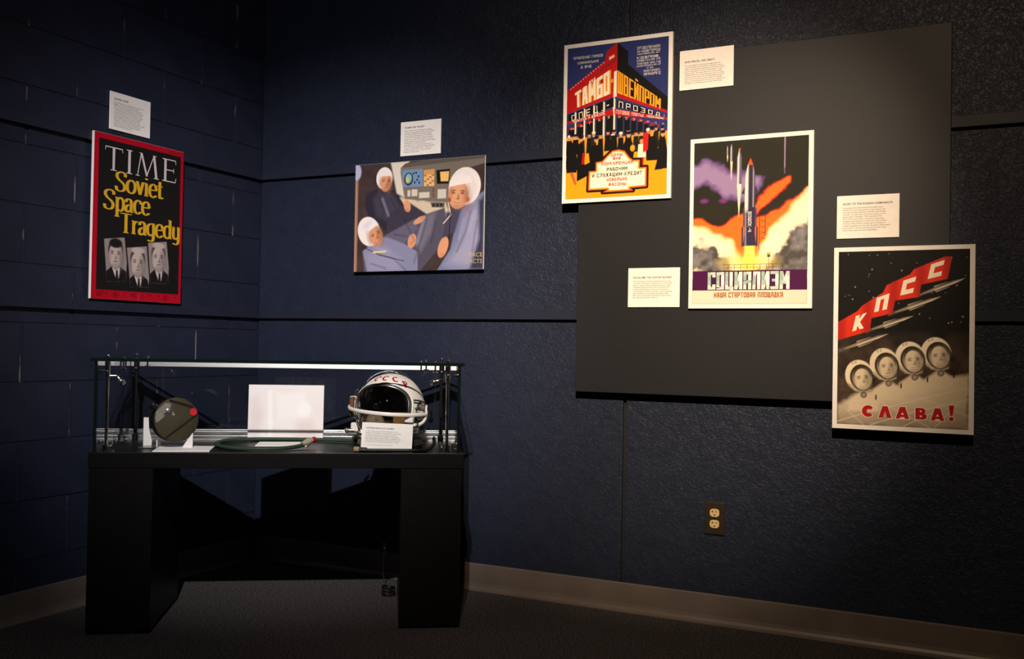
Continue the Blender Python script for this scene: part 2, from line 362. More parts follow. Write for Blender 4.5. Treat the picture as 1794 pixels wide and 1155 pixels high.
def blocks(L, text, quad, col, pen=.2, gap=.22, lay=0, penv=None, grad=None):
    """text fitted into a quadrilateral; pen and gap in letter widths"""
    ws = [NARROW.get(c, WIDE.get(c, 1.0)) for c in text]; tot = sum(ws)+gap*(len(ws)-1); f = bil(quad)
    top = math.dist(quad[0], quad[1]); side = math.dist(quad[0], quad[3]); unit = top/tot
    px = pen/tot; pv = penv if penv else pen*unit/side; x = 0
    for c, w in zip(text, ws):
        w_ = w/tot
        for st in G.get(c, []):
            P = [(x+px/2+a*(w_-px), pv/2+b*(1-pv)) for a, b in st]
            for (ax, ay), (bx, by) in zip(P[:-1], P[1:]):
                if abs(ax-bx) < 1e-9: r = [(ax-px/2, min(ay, by)-pv/2), (ax+px/2, min(ay, by)-pv/2), (ax+px/2, max(ay, by)+pv/2), (ax-px/2, max(ay, by)+pv/2)]
                elif abs(ay-by) < 1e-9: r = [(min(ax, bx)-px/2, ay-pv/2), (max(ax, bx)+px/2, ay-pv/2), (max(ax, bx)+px/2, ay+pv/2), (min(ax, bx)-px/2, ay+pv/2)]
                else:
                    if ay > by: ax, ay, bx, by = bx, by, ax, ay
                    r = [(ax-px/2, ay-pv/2), (ax+px/2, ay-pv/2), (bx+px/2, by+pv/2), (bx-px/2, by+pv/2)]
                if grad:
                    for k in range(4):
                        t0, t1 = k/4, (k+1)/4; lp = lambda p, q, t: (p[0]+(q[0]-p[0])*t, p[1]+(q[1]-p[1])*t)
                        rr = [lp(r[0], r[3], t0), lp(r[1], r[2], t0), lp(r[1], r[2], t1), lp(r[0], r[3], t1)]
                        v = .5+.5*math.sin((rr[0][0]+rr[0][1]*.06)*2*math.pi*9); cc = [p+(q-p)*v for p, q in zip(col, grad)]
                        L.shape([f(*p) for p in rr], cc, lay)
                else: L.shape([f(*p) for p in r], col, lay)
        x += w_+gap/tot
def row(x0, x1, y0, y1): return [(x0, y0), (x1, y0), (x1, y1), (x0, y1)]
NIB = {  # broad-nib lower-case roman; (points, closed)
 'S': (.70, [[(.60, .76), (.59, .90), (.38, .98), (.14, .90), (.10, .74), (.22, .58), (.46, .44), (.58, .27), (.50, .07), (.28, .02), (.10, .08), (.06, .25)]], []),
 'o': (.60, [[(.30, .68), (.08, .52), (.08, .16), (.30, .0), (.52, .16), (.52, .52), (.30, .68)]], []),
 'v': (.54, [[(.10, .66), (.28, .02)], [(.28, .02), (.46, .66)]], [(.0, .20, .66), (.36, .54, .66)]),
 'i': (.32, [[(.16, .66), (.16, .02)], [(.16, .92), (.165, .84)]], [(.02, .16, .66), (.02, .30, .02)]),
 'e': (.58, [[(.10, .37), (.30, .38), (.50, .40), (.46, .60), (.30, .68), (.11, .54), (.09, .18), (.28, .0), (.52, .12)]], []),
 't': (.42, [[(.18, .88), (.18, .12), (.26, .02), (.40, .08)]], [(.0, .38, .64)]),
 'p': (.62, [[(.15, .66), (.15, -.28)], [(.15, .54), (.34, .67), (.52, .52), (.52, .14), (.34, .0), (.15, .10)]], [(.02, .15, .66), (.0, .30, -.28)]),
 'a': (.58, [[(.09, .50), (.16, .65), (.34, .66), (.43, .52), (.43, .08), (.56, .03)], [(.43, .40), (.18, .34), (.09, .18), (.18, .01), (.43, .14)]], []),
 'c': (.54, [[(.49, .50), (.44, .64), (.28, .68), (.10, .52), (.10, .16), (.28, .0), (.50, .12)]], []),
 'T': (.74, [[(.37, .97), (.37, .02)]], [(.02, .72, .96), (.20, .54, .02)]),
 'r': (.46, [[(.15, .66), (.15, .02)], [(.15, .46), (.26, .64), (.40, .62)]], [(.02, .15, .66), (.02, .30, .02)]),
 'g': (.60, [[(.30, .66), (.10, .52), (.10, .18), (.28, .03), (.46, .14)], [(.46, .66), (.46, -.10), (.32, -.25), (.10, -.20)]], [(.30, .56, .66)]),
 'd': (.62, [[(.46, .56), (.30, .67), (.10, .52), (.10, .16), (.28, .0), (.46, .12)], [(.47, .98), (.47, .02)]], [(.34, .47, .97), (.47, .60, .02)]),
 'y': (.62, [[(.13, .66), (.13, .16), (.28, .02), (.46, .14)], [(.47, .66), (.47, -.08), (.32, -.25), (.10, -.20)]], [(.0, .20, .66), (.36, .54, .66)])}
def nib(L, text, x, base, size, col, sx=1.0, a=.094, b=.030, track=0.0):
    for ch in text:
        w, strokes, ser = NIB[ch]
        for st in strokes:
            P = [(p.x, p.y) for p in spline([(q[0], q[1], 0) for q in st], 7)] if len(st) > 2 else st
            up, dn = [], []
            for i, p in enumerate(P):
                q0, q1 = P[max(0, i-1)], P[min(len(P)-1, i+1)]; tx, ty = q1[0]-q0[0], q1[1]-q0[1]; l = math.hypot(tx, ty) or 1
                nx, ny = -ty/l, tx/l; k = math.sqrt(a*a*nx*nx+b*b*ny*ny); ox, oy = a*a*nx/k, b*b*ny/k
                up.append((p[0]+ox, p[1]+oy)); dn.append((p[0]-ox, p[1]-oy))
            for i in range(len(P)-1):
                L.shape([(x+u*size*sx, base-v*size) for u, v in (up[i], up[i+1], dn[i+1], dn[i])], col, 1)
        for x0, x1, yy in ser: L.shape([(x+u*size*sx, base-v*size) for u, v in ((x0, yy+.022), (x1, yy+.022), (x1, yy-.022), (x0, yy-.022))], col, 1)
        x += (w+track)*size*sx

def type_mesh(body, size, bold=0.0, spacing=1.0, lead=1.0):
    c = bpy.data.curves.new('type', 'FONT'); c.body = body; c.size = size; c.offset = bold; c.resolution_u = 2; c.space_character = spacing; c.space_line = lead
    o = bpy.data.objects.new('type', c); COL.objects.link(o)
    me = bpy.data.meshes.new_from_object(o.evaluated_get(bpy.context.evaluated_depsgraph_get()))
    vs = [(v.co.x, v.co.y) for v in me.vertices]; fs = [tuple(p.vertices) for p in me.polygons]
    bpy.data.objects.remove(o); bpy.data.curves.remove(c); bpy.data.meshes.remove(me); return vs, fs
def typeset(L, body, x, y, size, col, bold=0, spacing=1.0, lead=1.0, width=None, lay=0):
    vs, fs = type_mesh(body, size, bold, spacing, lead); k = 1
    if width: xs = [v[0] for v in vs]; k = width/(max(xs)-min(xs))
    L.mesh([(x+a*k, y-b) for a, b in vs], fs, col, lay)

# ------------------------------------------------------------------ wall mounting
def sheet(name, cx, cz, w, h, thick, off, wall='back', foam=FOAM, bevel=.0006):
    """an Empty at the sheet's centre against its backing; local x right, z up, front at -y"""
    if wall == 'back': e = empty(name, (cx, -off, cz))
    else: e = empty(name, (off, cx, cz), R(90))
    b = MB(); b.box(-w/2000, w/2000, -thick, 0, -h/2000, h/2000); b.build('board', foam, e, bevel, 1)
    return e
# big charcoal panel hung on the rails
PF = .044
b = MB(); b.box(1.562, 2.838, -PF, -RT-.0004, .803, 2.026)
tag(b.build('hanging_board', PANEL, bevel=.0015, segs=1), 'large square charcoal board hung on the wall behind three posters', 'board')

# ---- placards
def placard(cx, cz, title, lines, label, off, wall='back', rows=None, tw=None, th=5.4, bs=4.5, ld=6.6, y0=37, bx=19, bw=150):
    w, h = 194, 142
    e = sheet('text_placard', cx, cz, w, h, .004, off, wall, PAPER)
    L = Letters(w, h); ink = (42, 36, 34)
    typeset(L, title, bx, y0, 9.2, ink, .22, 1.12, width=tw)
    for i, t in enumerate(lines):
        if t: typeset(L, t, bx, y0+12+i*ld, bs*1.35, (70, 60, 55), 0.03, 1.0, width=min(bw*len(t)/max(len(q) for q in lines), bw)*1.0)
    L.build('lettering', e, -.0044)
    tag(e, label, 'placard', 'text placards on the walls'); return e
placard(.8375, 1.821, 'TRIUMPH AND TRAGEDY', '''Soyuz 11 was the only manned mission to board Salyut
1, the first manned orbital space station. Crew, Georgy
Dobrovolsky, Vladislav Volkov, and Viktor Patsayev,
arrived at the space station on June 7 and departed
on June 29, 1971. Unfortunately, the capsule opened a
breather valve the crew capsule depressurized shortly
before reentry, killing the crew. Mission control realized
something was wrong upon landing with the
devastating code "1-1-1". When cosmonauts returned to
Earth, recovery teams always followed their health using
a number code, 5 excellent health to 1 fatality. The
three crew members of Soyuz 11 are the only humans
known to have died in space.'''.split('\n'), 'small white text placard just above the cabin photograph of three crewmen', .0008, tw=98, y0=28, ld=7.4)
placard(2.0445, 1.964, 'HIGH PRICES, USE CREDIT', '''This advertisement is meant to encourage those who
could not afford current trends in clothing to buy on
credit. The storefront in the poster shows items "Prices
out of Competition for Workers and Employees - Credit
Newest Styles". The Soviet Union was not above using
capitalist tactics to promote the opportunity of owning
luxury items all in the name of presenting a variety of
current trends and styles and the number of customers
shown at this very store reported from the competition of
the space race and keeping up with the United States.'''.split('\n'), 'small white text placard on the charcoal panel right of the red shop poster', PF+.0003, tw=108, y0=45, ld=7.0, bw=146)
placard(1.8625, 1.189, 'SOCIALISM, THE VOSTOK ROCKET', '''The technology of the day is presented as the success
of socialism. The poster, "Socialism is Our Launch Pad"
depicts a Vostok rocket launching among other rockets
symbolizing that the Soviet Union and socialism are
providing an abundance of resources to launch, as
rockets ahead of a streak into space. Soviet leadership
again used gains in technology as examples of what
their nation can accomplish when they all work toward
the greater good of the collective.'''.split('\n'), 'small white text placard on the charcoal panel below left of the launching rocket poster', PF+.0003, tw=146, y0=38, ld=7.4, bw=147)
placard(2.5905, 1.415, 'GLORY TO THE RUSSIAN COSMONAUTS', '''Cosmonauts of the Soviet Union space program were
viewed as heroes by the public for their bravery. The
Soviet government used this, as did the United States
with their own astronauts, to promote support for the
space program. The poster, "1963 (Communist Party
of the Soviet Union) Glory" depicts four cosmonauts
bringing success and glory to the Soviet Union and the
Communist Party. Show the sudden, upward looking and
rockets streaking across the sky, this poster intent was to
promote faith in the Communist Party and pride in the
Soviet Union, same as in the United States.'''.split('\n'), 'small white text placard on the charcoal panel above the four helmeted heads poster', PF+.0003, tw=154, y0=31, ld=7.4, bw=148)
placard(-.754, 1.824, 'SHARED GRIEF', '''Grief, shock and awe of the tragedy. The cover of Time
Magazine of the 12th showed the tragic ending
after the Soviet crew completed the record to board
the space station and its mission, the cosmonauts lost
to the Earth, what they accomplished and the family.
Russian television broke reports of official mourning
honoring U.S. condolences, and moves the tradition
which as published in the journals their sadness,
Vice President, shared the burdens of the world.
Newspaper articles showing photographs, this photo of the
three cosmonauts and includes the Titled astronaut
Sculpture during mission to the Moon showing the
Apollo 15 mission in August 1971.'''.split('\n'), 'small white text placard on the block wall above the red bordered magazine cover', .0022, 'left', tw=66, y0=28, ld=7.4, bw=146)

# ---- shop building poster
def poster_shop():
    w, h = 424, 600; e = sheet('shop_poster', 1.7115, 1.8085, w, h, .012, PF+.0004)
    K, Rd, Bl, Or, Cr = (14, 13, 14), (176, 18, 24), (38, 48, 104), (238, 160, 20), (240, 228, 205)
    c = Canvas(15, 15, 409, 585, Bl)
    c.poly([(15, 340), (409, 352), (409, 585), (15, 585)], Or)
    c.poly([(15, 174), (166, 76), (172, 43), (214, 15), (214, 214), (197, 218), (15, 264)], Rd)
    c.poly([(214, 15), (256, 53), (256, 100), (409, 236), (409, 294), (214, 216)], K)
    c.poly([(15, 262), (202, 214), (202, 365), (15, 352)], (44, 56, 112)); c.poly([(202, 214), (409, 290), (409, 356), (202, 367)], (40, 50, 108))
    c.poly([(214, 200), (409, 284), (409, 293), (214, 217)], Rd)
    c.poly([(202, 122), (213, 118), (213, 214), (206, 220), (206, 367), (194, 362), (201, 219)], Cr); c.poly([(206, 216), (210, 214), (210, 367), (206, 367)], K)
    for k in range(5):                                            # left bay openings with pale piers
        x0 = 22+k*34+k*k*.8; x1 = x0+26+k*1.4; yt = 292-k*9.5
        c.poly([(x0, yt-26), (x1, yt-34-k), (x1, yt-2), (x0, yt+4)], K); c.poly([(x0+2, yt+22), (x1, yt+16), (x1, 352), (x0+2, 352)], K)
        c.poly([(x1, yt-36), (x1+6, yt-30), (x1+6, 362), (x1, 360)], Cr); c.ell((x0+x1)/2, yt+32, (x1-x0)/2-1, 11, Rd, clip=(c.Y < yt+31)*1.0)
    for k in range(7):
        x0 = 216+k*29-k*k*.7; x1 = x0+23-k*1.6; yt = 246+k*10.2
        c.poly([(x0, yt-18), (x1, yt-12), (x1, yt+10-k), (x0, yt+8-k)], K); c.poly([(x0, yt+38), (x1, yt+38), (x1, 356), (x0, 356)], K)
        c.ell((x0+x1)/2, yt+44-k*1.5, (x1-x0)/2, 11, Rd, clip=(c.Y < yt+44-k*1.5)*1.0)
    c.poly([(15, 293), (201, 259), (201, 279), (15, 300)], Rd); c.poly([(206, 259), (409, 310), (409, 317), (206, 280)], Rd)
    for x, y in ((182, 66), (189, 63), (196, 60), (104, 147), (113, 142), (122, 137)): c.poly([(x, y), (x+5, y-2), (x+5, y+8), (x, y+10)], Cr)
    for k in range(14): c.ell(160-k*10, 84+k*6.6, 1.6, 1.6, Cr)
    for k in range(9): c.line([(150+k*7, 116-k*4), (152+k*7, 104-k*4)], 1.6, K)
    rng = random.Random(5)                                       # a plain crowd in dark coats
    for k in range(15):
        x = 26+k*26+rng.uniform(-5, 5); y = 350+rng.uniform(-8, 6); big = 1+.25*rng.random()
        coat = rng.choice([K, K, (26, 26, 30), (34, 32, 34), K, (176, 20, 26) if k == 11 else K])
        c.poly([(x-9*big, y+12), (x+9*big, y+12), (x+12*big, y+70), (x-12*big, y+70)], coat); c.ell(x, y+2, 6, 8, (196, 140, 100)); c.ell(x, y-4, 7, 5, coat if k % 4 else Cr)
    for x, y, tp, bt, ww in ((38, 352, 372, 486, 25), (74, 362, 378, 484, 17), (136, 368, 388, 460, 30), (262, 360, 380, 446, 24), (352, 352, 372, 460, 26), (392, 366, 384, 492, 22)):
        c.poly([(x-ww*.55, tp), (x+ww*.5, tp), (x+ww, bt-30), (x+ww*.8, bt), (x-ww*.8, bt), (x-ww, bt-40)], K); c.ell(x, y, 8, 11, (205, 150, 105)); c.ell(x, y-7, 9.5, 6, K)
    c.poly([(30, 484), (44, 484), (60, 530), (52, 534)], (190, 90, 60)); c.poly([(372, 458), (392, 462), (392, 494), (362, 496)], K); c.poly([(60, 470), (140, 440), (150, 480), (60, 520)], K)
    c.poly([(300, 398), (326, 396), (330, 446), (298, 446)], Cr); c.ell(312, 388, 7, 9, (205, 140, 95)); c.poly([(306, 446), (322, 446), (320, 474), (308, 474)], Rd); c.ell(278, 410, 9, 12, Or)
    c.poly([(318, 358), (338, 358), (336, 420), (318, 430)], (200, 24, 26)); c.poly([(82, 414), (92, 414), (90, 456), (78, 456)], Rd)
    S = [(106, 556), (108, 484), (135, 484), (135, 452), (160, 450), (180, 430), (200, 414), (224, 411), (248, 418), (266, 442), (280, 453), (307, 454), (306, 482), (333, 482), (333, 553), (270, 555), (283, 565), (164, 566), (184, 556)]
    d = c.sd(S); c.put(.5-(d-8)/2, K); c.put(.5-d/2, (228, 40, 20)); c.put(np.clip(-d/6, 0, 1), (250, 170, 40)); c.put(np.clip(-(d+5)/4, 0, 1), (246, 238, 215))
    c.build('printed_picture', e, w, h, -.0123)
    L = Letters(w, h)
    q = [(47, 186), (184, 114), (185, 203), (50, 244)]; blocks(L, 'ТАМБО', [(x+6, y-1) for x, y in q], (222, 140, 30), .36, .16); blocks(L, 'ТАМБО', q, Cr, .36, .16, 1)
    blocks(L, '-', [(186, 140), (204, 134), (204, 170), (186, 176)], (222, 140, 30), .5, 0, 1)
    blocks(L, 'ШВЕЙПРОМ', [(216, 118), (383, 240), (382, 276), (216, 202)], (236, 160, 30), .36, .14, 1)
    blocks(L, 'сПЕЦ.-', [(34, 270), (184, 228), (186, 258), (36, 290)], Cr, .16, .9, 1); blocks(L, 'ПРОЗОД:', [(222, 232), (400, 297), (400, 308), (222, 256)], Cr, .16, .7, 1)
    blocks(L, 'МУЖсКОЕ И ДАМсКОЕ', [(40, 290), (168, 266), (170, 277), (42, 298)], Cr, .2, .25, 1); blocks(L, 'ГОТОВОЕ ПЛАТЬЕ. НОВЕЙШИЕ', [(212, 263), (396, 309), (396, 315), (212, 278)], Cr, .2, .25, 1)
    blocks(L, 'МАГАЗ', [(32, 318), (186, 284), (188, 292), (34, 326)], Cr, .1, 3.2, 1); blocks(L, 'РОЗНИЦА', [(222, 288), (396, 328), (396, 334), (222, 297)], Cr, .1, 3, 1)
    P = (206, 200, 196)
    blocks(L, 'ПРАВЛЕНИЕ:ТАМБОВ', row(39, 157, 50, 60), P); blocks(L, 'КОММУНАЛЬНАЯ', row(56, 140, 70, 79), P); blocks(L, 'Д №18', row(69, 111, 86, 96), P)
    for t, a, z, y0, y1 in (('ОТДЕЛЕНИЯ:', 291, 380, 41, 51), ('Н-НОВГОРОД', 291, 378, 54, 63), ('ПОКРОВСКАЯ УЛ.', 291, 377, 66, 71), ('КОЗЛОВ.', 290, 377, 77, 86), ('сОВЕТсКАЯ ПЛ', 290, 378, 89, 96), ('ПАВЛОВО НИЖ.ГУБ', 291, 380, 100, 107), ('НИЖЕГОРОДСКАЯ УЛ', 289, 380, 110, 115), ('И НА', 328, 352, 119, 124), ('НИЖЕГОРОДСК.', 316, 381, 128, 136), ('ЯРМАРКЕ', 317, 381, 139, 149)):
        blocks(L, t, row(a, z, y0, y1), P)
    for t, a, z, y0, y1, k in (('ЦЕНЫ', 195, 240, 424, 435, Rd), ('ВНЕ', 203, 234, 438, 448, Rd), ('КОНКУРЕНЦИИ', 158, 280, 455, 466, Rd), ('РАБОЧИМ', 179, 259, 476, 488, K), ('И сЛУЖАЩИМ-КРЕДИТ', 122, 316, 495, 509, K), ('НОВЕЙШИЕ', 180, 260, 515, 526, Rd), ('ФАсОНЫ', 187, 255, 533, 544, Rd)):
        blocks(L, t, row(a, z, y0, y1), k, .26, .3)
    L.build('lettering', e, -.0127)
    tag(e, 'white bordered poster of a red corner shop building above an orange street', 'poster', 'posters on the charcoal panel')
poster_shop()

# ---- rocket launch poster
def poster_rocket():
    w, h = 424, 600; e = sheet('rocket_poster', 2.206, 1.4125, w, h, .012, PF+.0004)
    c = Canvas(14, 15, 408, 584, (34, 34, 26)); X, Y = c.X, c.Y
    n1 = vnoise(X, Y, 60, 1); n2 = vnoise(X, Y, 26, 2); n3 = vnoise(X, Y, 44, 3, 5)
    c.put((vnoise(X, Y, 90, 9)-.45)*1.6, (46, 40, 32))
    wp = (n1-.5)*70+(n2-.5)*18
    pc = [(-20, 95), (60, 92), (130, 120), (200, 128), (262, 150), (236, 190), (196, 222), (150, 215), (110, 180), (60, 168), (-20, 180)]
    d = c.sd(pc)+wp; c.put(np.clip(.5-d/26, 0, 1), (84, 30, 122)); c.put(np.clip(.3-d/34, 0, 1)*.9, (150, 130, 172))
    for x, y in ((52, 222), (120, 224)): c.ell(x, y, 12, 7, (120, 50, 130), 9)
    fl = [(348, 152), (350, 172), (300, 215), (262, 246), (236, 272), (226, 250), (246, 214), (290, 176)]
    d = c.sd(fl)+(n2-.5)*14; c.put(.5-(d-4)/6, (200, 22, 26)); c.put(.5-d/5, (240, 108, 36))
    om = [(-20, 286), (44, 284), (80, 314), (118, 316), (156, 288), (192, 270), (236, 290), (276, 280), (366, 224), (440, 170), (440, 480), (-20, 480)]
    d = c.sd(om)+(n2-.5)*16; c.put(.5-(d-4)/6, (196, 20, 20)); c.put(.5-d/6, (240, 112, 36))
    cl = [(-20, 300), (44, 322), (104, 342), (150, 360), (176, 410), (196, 440), (238, 440), (258, 380), (288, 330), (330, 280), (366, 236), (440, 178), (440, 500), (-20, 500)]
    d = c.sd(cl)+(n1-.5)*30+(n2-.5)*14; c.put(.5-d/16, (252, 214, 130)); c.put(np.clip(.2-d/22, 0, 1), (244, 234, 204))
    dl = [(-20, 372), (50, 380), (100, 408), (134, 440), (150, 480), (-20, 480)]; dr = [(440, 300), (372, 326), (342, 366), (318, 404), (262, 450), (230, 480), (440, 480)]
    for P in (dl, dr):
        d = c.sd(P)+(n3-.5)*90; sh = np.clip((n2-.35)*2, 0, 1)[..., None]
        c.put(np.clip(.5-d/18, 0, 1)*.95, lin((46, 46, 52))*(1-sh)+lin((128, 126, 134))*sh)
    c.ell(210, 440, 70, 26, (252, 226, 110), 40, 0, .9); c.poly([(196, 380), (230, 380), (238, 470), (190, 470)], (253, 226, 104), 10)
    for x in (186, 192, 236, 243): c.poly([(x-2, 380), (x+2, 380), (x+1, 420), (x-1, 420)], (235, 110, 40), 4)
    c.poly([(330, 10), (329, 140), (328, 10)], (170, 140, 190), 5); c.line([(329, 12), (329, 120)], 1.6, (190, 170, 200))
    def rocket(x, y, hh, wd, tail):                               # a plain pointed booster
        c.poly([(x, y), (x+wd*.5, y+hh*.25), (x+wd*.55, y+hh), (x-wd*.55, y+hh), (x-wd*.5, y+hh*.25)], (96, 92, 120)); c.poly([(x-wd*.1, y), (x, y+hh*.2), (x-wd*.08, y+hh), (x-wd*.5, y+hh), (x-wd*.46, y+hh*.25)], (208, 204, 206))
        c.poly([(x-wd*.5, y+hh), (x+wd*.5, y+hh), (x, y+hh+tail)], (244, 232, 196), 2)
    rocket(133, 32, 34, 4, 24); rocket(147, 28, 60, 7, 70); rocket(175, 45, 124, 15, 118); c.ell(175, 48, 3, 5, (210, 90, 40))
    for sx in (-1, 1):
        x = 213+sx*25; c.poly([(x-3, 318), (x+3, 318), (x+3, 386), (x-3, 386)], (60, 58, 84)); x = 213+sx*21; c.poly([(x-2.5, 252), (x+2.5, 252), (x+2.5, 318), (x-2.5, 318)], (70, 62, 90))
        c.poly([(213+sx*18, 176), (213+sx*30, 202), (213+sx*17, 206)], (54, 54, 78))
    body = [(213, 82), (222, 104), (229, 140), (231, 200), (231, 340), (236, 384), (190, 384), (195, 340), (195, 200), (197, 140), (204, 104)]
    c.poly(body, (48, 44, 72)); m_ = c.inside(body)
    c.put(m_*np.clip((206-X)/5+.5, 0, 1)*np.clip((262-Y)/20+.5, 0, 1), (240, 236, 214)); c.put(m_*np.clip(1-abs(X-224)/4, 0, 1)*(Y < 250), (160, 150, 160)); c.put(m_*np.clip(1-abs(X-199)/3.5, 0, 1)*.8*(Y > 250), (176, 172, 190))
    c.poly([(213, 80), (222, 104), (204, 104)], (222, 84, 30))
    for x in (246, 266): c.line([(x, 276), (x, 400 if x < 250 else 350)], 2, (40, 22, 16))
    for k in range(9): c.line([(246, 284+k*10), (266, 292+k*10 if k % 2 else 278+k*10)], 1.3, (50, 26, 18))
    c.poly([(274, 410), (284, 410), (284, 424), (274, 424)], K_ := (24, 24, 22)); c.ell(279, 414, 2.4, 2.4, (250, 220, 110)); c.line([(279, 424), (279, 462)], 1.8, K_)
    c.line([(122, 448), (308, 448)], 1.6, K_); c.line([(130, 458), (300, 458)], 1.2, K_)
    for k in range(8): c.line([(140+k*22, 448), (140+k*22, 466)], 1.2, K_)
    c.poly([(14, 468), (408, 468), (408, 537), (14, 537)], (72, 18, 66)); c.poly([(14, 537), (408, 537), (408, 584), (14, 584)], (222, 218, 198))
    c.build('printed_picture', e, w, h, -.0123)
    L = Letters(w, h)
    blocks(L, 'СОЦИаЛИЗМ', row(69, 350, 473, 534), (246, 246, 238), .40, .12, 0, .16, grad=(150, 178, 168)); L.build('headline_lettering', e, -.0127); L = Letters(w, h); blocks(L, 'НАШа СТаРТОВаЯ ПЛОЩаДКа', row(92, 329, 544, 562), (166, 92, 34), .34, .16)
    L.build('lettering', e, -.0127); L = Letters(w, h); blocks(L, 'ВОШОК-4', [(219, 266), (219, 336), (207, 336), (207, 266)], (226, 222, 222), .22, .3)
    L.build('lettering', e, -.0127)
    tag(e, 'white bordered poster of a rocket lifting off in orange and cream smoke', 'poster', 'posters on the charcoal panel')
poster_rocket()

# ---- four helmets poster
def poster_helmets():
    w, h = 424, 597; e = sheet('helmets_poster', 2.6995, 1.015, w, h, .012, PF+.0004)
    c = Canvas(15, 14, 409, 582, (14, 13, 12)); X, Y = c.X, c.Y
    c.put(np.clip((Y-270)/70, 0, 1)*np.clip(vnoise(X, Y, 40, 4, 5)*1.5-.2, 0, 1)*.85, (92, 74, 60))
    rng = random.Random(3)
    for k in range(42): x, y = rng.uniform(20, 404), rng.uniform(20, 250); r = rng.choice([.8, 1, 1.6]); c.ell(x, y, r, r, (190, 180, 160), 2)
    def missile(x, y, x2, y2):                                    # tip to tail
        dx, dy = x2-x, y2-y; l = math.hypot(dx, dy); ux, uy = dx/l, dy/l; nx, ny = -uy, ux; p = lambda t, o: (x+dx*t+nx*o, y+dy*t+ny*o)
        c.poly([p(.3, -1), p(1.15, -5), p(1.15, 5), p(.3, 1)], (110, 100, 90), 6, .5)
        c.poly([p(0, 0), p(.22, -4.5), p(.72, -5), p(1, -1.5), p(1, 1.5), p(.72, 5), p(.22, 4.5)], (142, 128, 112)); c.poly([p(.04, -.5), p(.22, -3.5), p(.72, -3.5), p(.72, -.5)], (222, 208, 184))
        for o in (-10, 10): c.poly([p(.38, o*.85), p(.70, o), p(.70, o*.7)], (190, 176, 154))
    missile(397, 106, 271, 155); missile(328, 163, 191, 214); missile(247, 225, 120, 270); missile(172, 283, 37, 334)
    Bn = [(15, 247), (76, 210), (91, 192), (154, 150), (165, 126), (235, 92), (246, 76), (335, 38), (357, 38), (345, 108), (268, 125), (261, 165), (190, 176), (183, 217), (119, 233), (114, 275), (15, 306)]
    c.poly(Bn, (212, 48, 26)); m_ = c.inside(Bn); c.put(m_*np.clip(np.sin(X*.078-.4)*.9, 0, 1)*.7, (150, 14, 18))
    # suits: pale haze rising to the shoulders
    c.poly([(15, 520), (60, 488), (120, 470), (198, 452), (280, 436), (340, 420), (409, 414), (409, 582), (15, 582)], (206, 190, 164), 14, .95, (vnoise(X, Y, 30, 6)-.5)*18)
    c.put(np.clip((Y-500)/90, 0, .75)*np.clip(.5+vnoise(X, Y, 80, 8)*.5, 0, 1), (112, 98, 84))
    for p in (((15, 574), (110, 540), (240, 500), (400, 452)), ((120, 580), (240, 536), (409, 486)), ((220, 580), (330, 520)), ((310, 582), (380, 500))): c.line(p, 1.8, (228, 216, 190))
    for p in (((40, 530), (100, 582)), ((150, 505), (300, 582)), ((250, 480), (409, 540))): c.line(p, 1.6, (226, 214, 188), .8)
    Wh, Dk = (226, 212, 184), (30, 26, 22)
    for k, (x, y) in reversed(list(enumerate(((86, 420), (162, 380), (240, 358), (316, 343))))):
        c.poly([(x-34, y+84), (x+8, y+52), (x+60, y+84), (x+56, y+116), (x-36, y+118)], (212, 196, 168), 10)
        c.ell(x-2, y+2, 44, 52, Wh, 2, -12); c.ell(x+6, y+8, 37, 44, Dk, 2, -12); c.ell(x+7, y+10, 30, 37, (170, 156, 134), 3, -10)
        c.face(x+7, y+10, 58, 74, (214, 198, 168), (52, 44, 36), -6, (60, 50, 42), k in (0, 2, 3), .05)
        c.line([(x-34, y+30), (x-16, y+50), (x+12, y+56), (x+34, y+46)], 5, (110, 98, 82)); c.line([(x-34, y+30), (x-16, y+50), (x+12, y+56), (x+34, y+46)], 2, (200, 186, 160))
        c.ell(x+12, y+64, 10, 10, (66, 56, 48)); c.ell(x+12, y+64, 7, 7, (150, 136, 116)); c.poly([(x+48, y+62), (x+52, y+62), (x+52, y+78), (x+47, y+78)], Dk)
    c.build('printed_picture', e, w, h, -.0123)
    def new(): return Letters(w, h)
    def done(L): L.build('letter', e, -.0127)
    for t, q in (('К', [(71, 226), (105, 215), (96, 266), (60, 277)]), ('П', [(135, 167), (174, 152), (166, 204), (127, 214)])): L = new(); blocks(L, t, q, (238, 228, 204), .36, 0, 0, .24); done(L)
    for q in ([(215, 112), (253, 99), (244, 151), (206, 160)], [(297, 61), (336, 48), (326, 98), (287, 108)]):
        L = new(); f = bil(q); L.shape([f(*p) for p in ((0, 0), (1, 0), (1, .30), (.36, .30), (.36, .70), (1, .70), (1, 1), (0, 1))], (238, 228, 204)); done(L)
    red, rim = (176, 12, 30), (232, 218, 190)
    def bold(L, pts, cx, cy, k=1.14): L.shape([(cx+(x-cx)*k, cy+(y-cy)*k*.98) for x, y in pts], rim, 0); L.shape(pts, red, 2)
    def A(x0, x1, y0, y1, bar):
        L = new(); mx = (x0+x1)/2; bold(L, [(x0, y1), (mx-8, y0), (mx+8, y0), (x1, y1), (x1-13, y1), (mx, y0+16), (x0+13, y1)] if not bar else [(x0, y1), (mx-8, y0), (mx+8, y0), (x1, y1)], mx, (y0+y1)/2)
        if bar: L.shape([(mx-5, y1-13), (mx, y1-20), (mx+5, y1-13)], rim, 4); L.shape([(mx-8, y1+.2), (mx-6, y1-5), (mx+6, y1-5), (mx+8, y1+.2)], rim, 4)
        done(L)
    ring = [(112+19*math.cos(R(t)), 536-19*math.sin(R(t))) for t in range(38, 323, 12)]; inn = [(115+7*math.cos(R(t)), 536-7*math.sin(R(t))) for t in range(320, 36, -12)]
